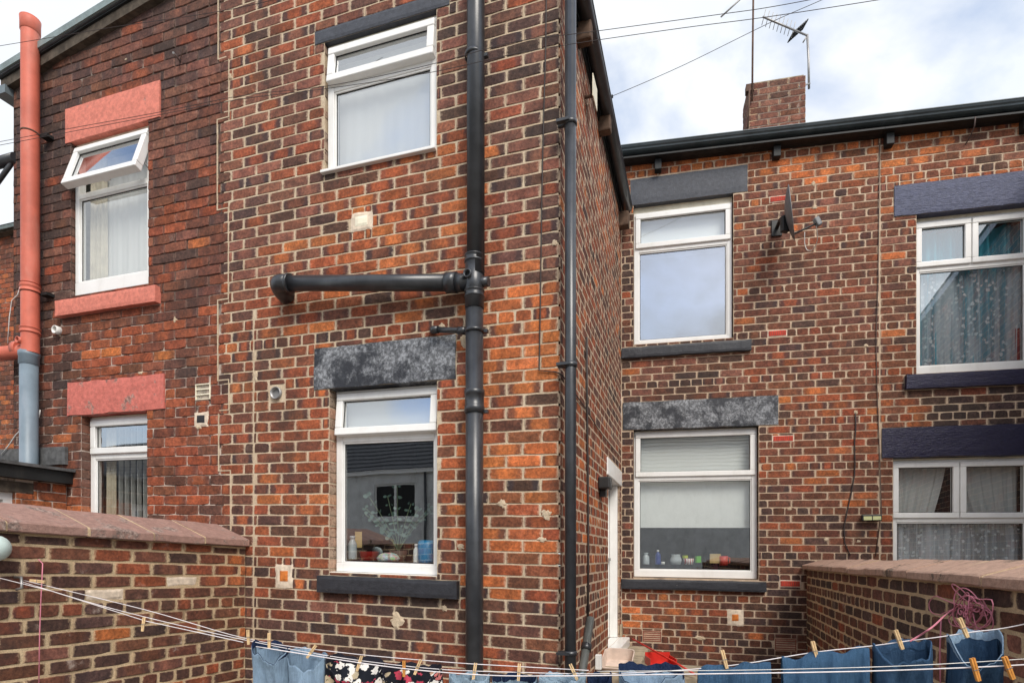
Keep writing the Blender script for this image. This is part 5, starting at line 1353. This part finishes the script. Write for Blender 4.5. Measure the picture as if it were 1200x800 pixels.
# hook in the left wall
hk_ = MB().tube([D.pt(hD[0], hD[1]+.02, -.01), D.pt(hD[0], hD[1]+.02, .05), D.pt(hD[0], hD[1]-.03, .055), D.pt(hD[0]-.01, hD[1]-.04, .03)], .007, 8).build('line_hook', M['steel'], None, 'small galvanised hook on the left yard wall holding the washing line', 'hook')
# vertical pink string on left wall
pp = [D.pt(*D.uv(u, v, o), o) for u, v, o in ((45, 655, .0), (50, 660, .02), (49.5, 672, .03), (48, 700, .03), (46.5, 740, .025), (45.5, 810, .02))]
cable('string', pp, .0028, M['rope_pink'], 'pink string hanging straight down the left yard wall', 'string')
# white round lamp at left edge
c = D.pt(*D.uv(-6, 642, .07), .07)
bl2 = MB().lathe(c, [(0, -.06)]+[(.062*math.sin(a), -.062*math.cos(a)) for a in [i*.3 for i in range(1, 10)]]+[(0, .062)], 24).build('wall_light', plain('pale_green_plastic', (.55, .66, .62), .4), None, 'round pale green fitting at the left edge on the yard wall', 'light fitting')
MB().box(D, D.uv(-6, 642, 0)[0]-.03, D.uv(-6, 642, 0)[0]+.03, D.uv(-6, 642, 0)[1]-.03, D.uv(-6, 642, 0)[1]+.03, -.005, .05).build('base', M['dark_metal'], bl2)

# pegs
def peg_parts(mat, label, cat='clothes peg', group=None):
    e = empty('clothes_peg', (0,0,0), label, cat, group)
    for sgn in (-1, 1):
        m = MB(); vs = []
        for (z, x0, x1) in ((-.036, .0004, .0055), (-.012, .0008, .0062), (.0, .0008, .0066), (.036, .0014, .0066)):
            for (x, y) in ((x0, -.0045), (x1, -.0045), (x1, .0045), (x0, .0045)): vs.append((sgn*x, y, z))
        fs = []
        for i in range(3):
            for q in range(4): fs.append((i*4+q, i*4+(q+1) % 4, (i+1)*4+(q+1) % 4, (i+1)*4+q))
        fs += [(3,2,1,0), (12,13,14,15)]
        if sgn < 0: fs = [f[::-1] for f in fs]
        m.add(vs, fs); me = bpy.data.meshes.new('prong'); me.from_pydata(m.v, [], m.f); me.materials.append(mat)
        o = bpy.data.objects.new('prong', me); col.objects.link(o); o.parent = e
    me_ = MB().tube([(-.008, 0, -.002), (-.008, -.006, 0), (.008, -.006, 0), (.008, 0, -.002)], .0012, 5); me = bpy.data.meshes.new('spring'); me.from_pydata(me_.v, [], me_.f); me.materials.append(M['steel'])
    o = bpy.data.objects.new('spring', me); col.objects.link(o); o.parent = e
    return e
protos = {}
def peg(u, v, tilt, label, mat='peg', dy=0.0, yaw=0.0, sc=.88, lean=0.0):
    if mat not in protos: e = peg_parts(M[mat], label); protos[mat] = e
    else:
        src = protos[mat]; e = src.copy(); col.objects.link(e)
        for ch_ in src.children:
            c_ = ch_.copy(); col.objects.link(c_); c_.parent = e
    e['label'] = label; e['group'] = 'wooden pegs on the washing lines'
    e.location = lp(u, v, dy-.008); e.rotation_euler = (lean, tilt, yaw); e.scale = (sc,)*3
    return e
PG = [(291, 746, -.05, 'peg at the far left end of the washing, by the wall corner'), (315.5, 750, .0, 'upright peg on the first light blue trouser leg'),
      (365, 763, .62, 'slanting peg on the second light blue trouser leg'), (421, 777, .3, 'peg at left of the dark floral garment'),
      (473.5, 783, .0, 'darker peg in the middle of the floral garments', 'peg_orange'), (489.5, 781, .4, 'slanting peg at right of the floral garments'),
      (556, 786, .15, 'peg in front of the black soil pipe'), (608, 787, .06, 'upright peg between soil pipe and wing corner'), (672.5, 787, -.42, 'leaning peg by the slim black rain pipe'),
      (849, 772, -.25, 'peg above the plain blue cloth right of the red dustpan'), (955, 762, -.25, 'peg on the wide blue cloth near the right wall corner'),
      (1053.5, 749, -.35, 'peg on the jeans leg left of the pink line bundle'), (1129, 735, -.4, 'peg inside the cuffed jeans leg at right'), (641, 790, -.5, 'peg low beside the white tub under the door') ]
for p in PG: 
    if p[0] == 641: continue
    peg(p[0], p[1], p[2], p[3], *(p[4:] if len(p) > 4 else ()))
peg(168, 731, .12, 'lone peg hanging on the bare line by the left wall', yaw=.2)
peg(44, 680.5, 1.68, 'peg lying along the line at the hook on the left wall', sc=1.0)
peg(1143, 784, -.28, 'orange peg left of a pair on the front line', 'peg_orange', -.25); peg(1182, 782, -.38, 'orange peg at the right end of the front line', 'peg_orange', -.25)
peg(650, 783, -.4, 'white peg between the tub and the red dustpan', dy=.05) if False else None

# ------------------------------------------------------------------ washing
def denim(name, c, inner_c=None):
    N = NT(name); n = N.noise(5, 4, .6); f = N.noise(180, 2, .5, stretch=(1, 1, .12))
    k = N.mix(N.ramp(n, .3, .7), tuple(x*.65 for x in c), tuple(min(1, x*1.3) for x in c)); k = N.mix(N.ramp(f, .35, .65, 0, .3), k, tuple(min(1, x*1.6+.02) for x in c))
    k = N.mix(N.ramp(N.noise(700, 1), .45, .55, 0, .25), k, tuple(x*.45 for x in c))
    at = N.n('ShaderNodeUVMap'); sp_ = N.n('ShaderNodeSeparateXYZ'); N.L(at.outputs[0], sp_.inputs[0])
    # faded thigh, dark seams at the sides
    sx = N.math('ABSOLUTE', N.math('SUBTRACT', N.math('FRACT', N.math('MULTIPLY', sp_.outputs[0], 2)), .0))
    seam_ = N.ramp(N.math('ABSOLUTE', N.math('SUBTRACT', N.math('FRACT', N.math('ADD', N.math('MULTIPLY', sp_.outputs[0], 2), .5)), .5)), .05, .015, 0, .75)
    k = N.mix(seam_, k, tuple(x*.25 for x in c))
    N.bump(N.math('ADD', N.noise(400, 2), N.math('MULTIPLY', N.noise(12, 4, .6, stretch=(1, 1, .3)), 4.0)), .8, .012)
    return N.done(k, .9, .1)
DN = {'light': denim('light_denim', (.27, .38, .50)), 'pale': denim('pale_denim', (.30, .41, .50)), 'mid': denim('mid_denim', (.045, .095, .175)), 'blue': denim('blue_denim', (.052, .115, .205)), 'dark': denim('dark_denim', (.015, .028, .07))}
N = NT('floral_cloth'); vo = N.n('ShaderNodeTexVoronoi'); vo.inputs['Scale'].default_value = 22; 
nz = N.n('ShaderNodeTexNoise'); nz.inputs['Scale'].default_value = 60; N.L(N.P(), nz.inputs['Vector']); sc = N.n('ShaderNodeVectorMath'); sc.operation = 'SCALE'; sc.inputs['Scale'].default_value = .035; N.L(nz.outputs['Color'], sc.inputs[0])
vv = N.n('ShaderNodeVectorMath'); vv.operation = 'ADD'; N.L(N.P(), vv.inputs[0]); N.L(sc.outputs[0], vv.inputs[1]); N.L(vv.outputs[0], vo.inputs['Vector'])
sepc = N.n('ShaderNodeSeparateColor'); N.L(vo.outputs['Color'], sepc.inputs[0])
petal = N.mix(N.ramp(sepc.outputs[0], .38, .42), N.mix(N.ramp(sepc.outputs[1], .5, .55), (.5, .06, .10), (.55, .45, .3)), (.80, .76, .70))
kk = N.mix(N.ramp(vo.outputs['Distance'], .50, .44), (.012, .014, .02), petal); kk = N.mix(N.ramp(vo.outputs['Distance'], .12, .08), kk, (.12, .10, .05))
DN['floral'] = N.done(kk, .85, .15)
N = NT('black_hem'); DN['hem'] = N.done((.012, .012, .018), .85, .15)
def leg(u0, u1, v0, v1, drop, mat, label, gape=.05, sag=.06, name='jeans', cat='jeans', seed=0, hem='same', flare=0.0, dy=0.0, lean=0.0, depth=.018, inner='same', asym=0.0):
    """a trouser leg hung by its hem: an open flattened tube with a hem band; sag lowers the free front edge of the mouth"""
    rnd = random.Random(seed); a = lp(u0, v0, dy); b = lp(u1, v1, dy); mid = (a+b)/2; d = b-a; w = math.hypot(d.x, d.y); ex = Vector((d.x/w, d.y/w, 0)); ey = Vector((ex.y, -ex.x, 0))
    n = 40; rows = 26; vs = []; ph = [rnd.uniform(0, 6.28) for _ in range(6)]
    def P(th, q, off=0.0):
        x = math.cos(th); y = math.sin(th)     # y>0 front
        wx = w/2*(1+flare*q) + off; gd = (gape*math.exp(-q*6)+depth+.006*math.sin(q*9+ph[0])) + off*.6
        zl = a.z+(b.z-a.z)*(x*.5+.5)
        mouth = (max(0, y)**1.2)*sag*(1+asym*x)*math.exp(-q*3.0)
        back_ = (0.007*math.sin(x*5+ph[1])+.006*math.sin(x*11+ph[3])*max(0, y)+.004*math.sin(x*17+ph[5]))*math.exp(-q*6)
        fold = (.016*math.sin(th*4+ph[2]+q*2)+.010*math.sin(th*9+ph[3]-q*3))*min(1, .3+q*3)
        p = mid + ex*(x*wx*(1-.04*math.exp(-q*8)) + lean*q + .006*math.sin(q*7+ph[4])) + ey*(y*gd + fold + .01*math.sin(q*5+ph[5]))
        return Vector((p.x, p.y, zl - mouth - back_ - q*drop))
    for r_ in range(rows+1):
        q = (r_/rows)**1.3
        for k in range(n): vs.append(P(2*math.pi*k/n, q))
    fs = [(r_*n+k, (r_+1)*n+k, (r_+1)*n+(k+1) % n, r_*n+(k+1) % n) for r_ in range(rows) for k in range(n)]
    mb = MB().add(vs, fs, True); o = mb.build(name, mat, None, label, cat)
    uvl = o.data.uv_layers.new(name='UVMap'); 
    for lpi, l_ in enumerate(o.data.loops): uvl.data[lpi].uv = ((l_.vertex_index % n)/n, (l_.vertex_index//n)/rows)
    sm = o.modifiers.new('solid', 'SOLIDIFY'); sm.thickness = .002
    # hem band: doubled cloth round the mouth
    hv = []; hh = .022
    for (q, off) in ((-.0, .0018), (hh*.5/drop, .0024), (hh/drop, .002), (hh/drop, .0008), (0.0, -.0018), (hh*1.2/drop, -.0025)):
        for k in range(n):
            hv.append(P(2*math.pi*k/n, q, off) + Vector((0, 0, .0015 if q <= 0 else 0)))
    seq = [3, 2, 1, 0, 4, 5]; hf = []
    for i in range(len(seq)-1):
        for k in range(n): hf.append((seq[i]*n+k, seq[i]*n+(k+1) % n, seq[i+1]*n+(k+1) % n, seq[i+1]*n+k))
    h = MB().add(hv, hf, True).build('hem', mat if hem == 'same' else hem, o); uvh = h.data.uv_layers.new(name='UVMap')
    for l_i in range(len(h.data.loops)): uvh.data[l_i].uv = (.3, .5)
    return o
def sheet(u0, u1, v0, v1, drop, mat, label, name, cat, seed):
    rnd = random.Random(seed); a = lp(u0, v0); b = lp(u1, v1); d = b-a; w = math.hypot(d.x, d.y); ex = Vector((d.x/w, d.y/w, 0)); ey = Vector((ex.y, -ex.x, 0)); ph = [rnd.uniform(0, 6.28) for _ in range(6)]
    n = 48; vs = []; prof = [(-.012-.0*k, -drop*.6*(1-k/8)) for k in range(8)] + [(-.006, .0), (0, .003), (.006, .0)] + [(.010, -drop*k/18) for k in range(1, 19)]
    for (o_, z_) in prof:
        q = min(1, -z_/.25) if z_ < 0 else 0
        for i in range(n+1):
            x = i/n; sg = 1 if o_ > 0 else -1
            f = (.014*math.sin(x*17+ph[0]+q*1.5)+.016*math.sin(x*8+ph[1])+.008*math.sin(x*33+ph[2]+3*q))*(.25+q)
            p = a+(b-a)*x + ex*(.008*q*math.sin(ph[3]+q*5)*(x-.5)*2) + ey*(o_*(1+1.5*q)+f)
            vs.append(Vector((p.x, p.y, p.z+z_+.003*math.sin(x*9+ph[4])-.014*math.sin(x*math.pi*2+ph[5])**2-.004*math.sin(x*23+ph[1]))))
    fs = [(r_*(n+1)+i, r_*(n+1)+i+1, (r_+1)*(n+1)+i+1, (r_+1)*(n+1)+i) for r_ in range(len(prof)-1) for i in range(n)]
    o = MB().add(vs, fs, True).build(name, mat, None, label, cat)
    uvl = o.data.uv_layers.new(name='UVMap')
    for li_, l_ in enumerate(o.data.loops): uvl.data[li_].uv = (.12+.3*(l_.vertex_index % (n+1))/n, .5)
    sm = o.modifiers.new('solid', 'SOLIDIFY'); sm.thickness = .0015
    return o
JG = None
leg(298, 338, 750, 760, .75, DN['light'], 'first light blue jeans leg at the left end of the line', .03, .055, hem=DN['dark'], seed=1, asym=.5)
leg(334, 382, 759, 768, .75, DN['light'], 'second light blue jeans leg with dark side seam', .02, .07, hem=DN['light'], seed=2)
leg(386, 452, 769, 777, .5, DN['floral'], 'dark garment with white and pink flowers, left of the two', .06, .07, 'floral_trousers', 'trousers', 3, DN['hem'], asym=.5)
leg(450, 518, 779, 783, .5, DN['floral'], 'dark flowered garment, right of the two, beside the soil pipe', .05, .07, 'floral_trousers', 'trousers', 4, DN['hem'])
leg(527, 575, 789, 791, .6, DN['pale'], 'pale blue jeans leg in front of the black soil pipe', .01, .02, seed=5, hem=DN['pale'])
leg(576, 630, 790, 792, .6, DN['pale'], 'pale blue jeans leg between soil pipe and wing corner', .015, .06, seed=6, hem=DN['dark'])
leg(632, 688, 790, 791, .6, DN['pale'], 'pale blue jeans leg below the wing corner', .01, .02, seed=7, hem=DN['pale'])
leg(688, 716, 790, 791, .6, DN['dark'], 'dark navy jeans leg beside the pale ones', .02, .03, seed=8, hem=DN['dark'])
leg(724, 802, 780, 783, .6, DN['light'], 'faded jeans with dark navy turned hem below the white tub', .05, .06, seed=9, hem=DN['dark'], asym=-.6)
sheet(818, 903, 781, 773, .55, DN['blue'], 'plain blue cloth hanging right of the red dustpan', 'blue_cloth', 'cloth', 10)
sheet(916, 1018, 769, 757, .55, DN['blue'], 'wide mid blue cloth hanging near the right wall corner', 'blue_cloth', 'cloth', 11)
leg(1022, 1091, 757, 749, .6, DN['mid'], 'blue jeans leg with gaping hem left of the pink line bundle', .035, .055, seed=12, hem=DN['mid'])
leg(1108, 1168, 746, 738, .6, DN['mid'], 'blue jeans leg with wide open cuff at the right end', .05, .09, seed=13, hem=DN['light'], flare=.18, asym=-.3, lean=.02)

# pink line bundle on the right wall
bc_ = E.uv(1135, 715, .06); bcp = E.pt(bc_[0], bc_[1], .06)
rr = random.Random(12); pts = []
for k in range(260):
    t = k/260*2*math.pi*13
    R1 = .05+.045*math.sin(t*.37+1)+.02*math.sin(t*1.7); 
    if k % 60 > 48: R1 *= 1.5
    ph_ = t
    x = math.cos(ph_)*R1*(1.0+.3*math.sin(t*.21)) + .02*math.sin(t*.13); z = math.sin(ph_+.6*math.sin(t*.17))*R1*.65 + .012*math.cos(t*.31)
    pts.append(E.pt(bc_[0]-x, bc_[1]+z, .05+.025*math.sin(t*.53+2)))
pb = MB().tube(spline([Vector(p) for p in pts], 2), .0022, 5).build('line_bundle', M['rope_pink'], None, 'tangled bundle of pink line hung on the right yard wall', 'rope')
big = [E.pt(*E.uv(u, v, .06), .06) for u, v in ((1140,712),(1122,708),(1106,702),(1096,698),(1089,706),(1091,716),(1100,720),(1108,717),(1120,712))]
MB().tube(spline(big, 6), .0022, 5).build('loop', M['rope_pink'], pb)
big = [E.pt(*E.uv(u, v, .05), .05) for u, v in ((1145,706),(1135,698),(1124,688),(1116,684),(1118,690),(1128,700),(1140,708))]
MB().tube(spline(big, 6), .0022, 5).build('loop', M['rope_pink'], pb)
big = [E.pt(*E.uv(u, v, .05), .05) for u, v in ((1120,714),(1112,724),(1116,732),(1128,733),(1136,726),(1140,718),(1142,726),(1145,736))]
MB().tube(spline(big, 6), .0022, 5).build('loop', M['rope_pink'], pb)
tail = [E.pt(*E.uv(1120, 712, .06), .06), E.pt(*E.uv(1108, 720, .12), .12), lp(1094, 733), lp(1078, 744), lp(1066, 751)]
MB().tube(spline([Vector(p) for p in tail], 6), .003, 6).build('tail', M['rope_pink'], pb)
MB().tube([E.pt(*E.uv(1103, 722, .08), .08), E.pt(*E.uv(1101.5, 760, .08), .08), E.pt(*E.uv(1102.5, 840, .08), .08)], .0028, 6).build('tail', M['rope_pink'], pb)
MB().tube([E.pt(*E.uv(1148, 700, -.01), -.01), E.pt(*E.uv(1146, 702, .06), .06)], .006, 6).build('nail', M['rust'], pb)

# ------------------------------------------------------------------ tub and dustpan on the steps
q = C.pt(*C.uv(740, 783, .42), .42)
def at_depth(u, v, Y): return Vector(((u-UC)/FPX*Y, Y, HC+(VH-v)/FPX*Y))
tubc = at_depth(738, 792, 5.0)
def rrect(w, h, r, n=5):
    out = []
    for cx, cy, a0 in ((w/2-r, h/2-r, 0), (-w/2+r, h/2-r, 90), (-w/2+r, -h/2+r, 180), (w/2-r, -h/2+r, 270)):
        for k in range(n+1):
            a = R(a0+90*k/n); out.append((cx+r*math.cos(a), cy+r*math.sin(a)))
    return out
def basin(c, w, h, dz, mat, label, rz=0, name='wash_tub', tiltx=0):
    Mx = Matrix.Rotation(rz, 3, 'Z') @ Matrix.Rotation(tiltx, 3, 'X'); vs = []; rings = [(.86, 0, .04), (.9, .0, .045), (1.0, dz, .05), (1.06, dz, .055), (1.06, dz+.008, .055), (.985, dz+.008, .05), (.88, .012, .04)]
    pts = rings; n = None
    for sc_, z, r_ in rings:
        rc = rrect(w*sc_, h*sc_, r_); n = len(rc)
        for x, y in rc: vs.append(c + Mx @ Vector((x, y, z)))
    fs = [(i*n+k, i*n+(k+1) % n, (i+1)*n+(k+1) % n, (i+1)*n+k) for i in range(len(rings)-1) for k in range(n)]
    fs.append(tuple(range(n))[::-1]); fs.append(tuple((len(rings)-1)*n+k for k in range(n)))
    return MB().add(vs, fs, False).build(name, mat, None, label, 'tub')
beige = plain('beige_plastic', (.62, .50, .42), .5)
basin(at_depth(724, 784, 4.9), .25, .40, .10, beige, 'beige plastic tub standing under the wing door', -.3, tiltx=R(14))
dp = at_depth(774, 777, 4.75)
vs = []; dpm = MB()
for (x, y, z) in ((-.11, -.10, 0), (.11, -.10, 0), (.10, .10, .0), (-.10, .10, .0)): vs.append(dp+Vector((x, y, z-.01)))
dpm.add(vs, [(0,1,2,3)]); dpm.cube(dp+Vector((-.105,0,.02)), .006, .20, .07); dpm.cube(dp+Vector((.105,0,.02)), .006, .20, .07); dpm.cube(dp+Vector((0,.10,.03)), .21, .006, .10)
dust = dpm.build('dustpan', redp, None, 'bright red dustpan on the low wall below the main window', 'dustpan')
wd = C.pt(2.2, dz0, .2)
MB().tube([at_depth(741, 748, 5.0), at_depth(792, 776, 4.6), at_depth(815, 790, 4.45)], .008, 8).build('broom', redp, None, 'thin red stick leaning over the red dustpan', 'stick')
bevel(MB().cube(Vector((dp.x-.1, dp.y+.1, (dp.z-.06)/2)), .95, .55, dp.z-.06, -.3).build('bin_store', M['stone'], None, 'low stone block under the tub and dustpan', 'block'), .01)
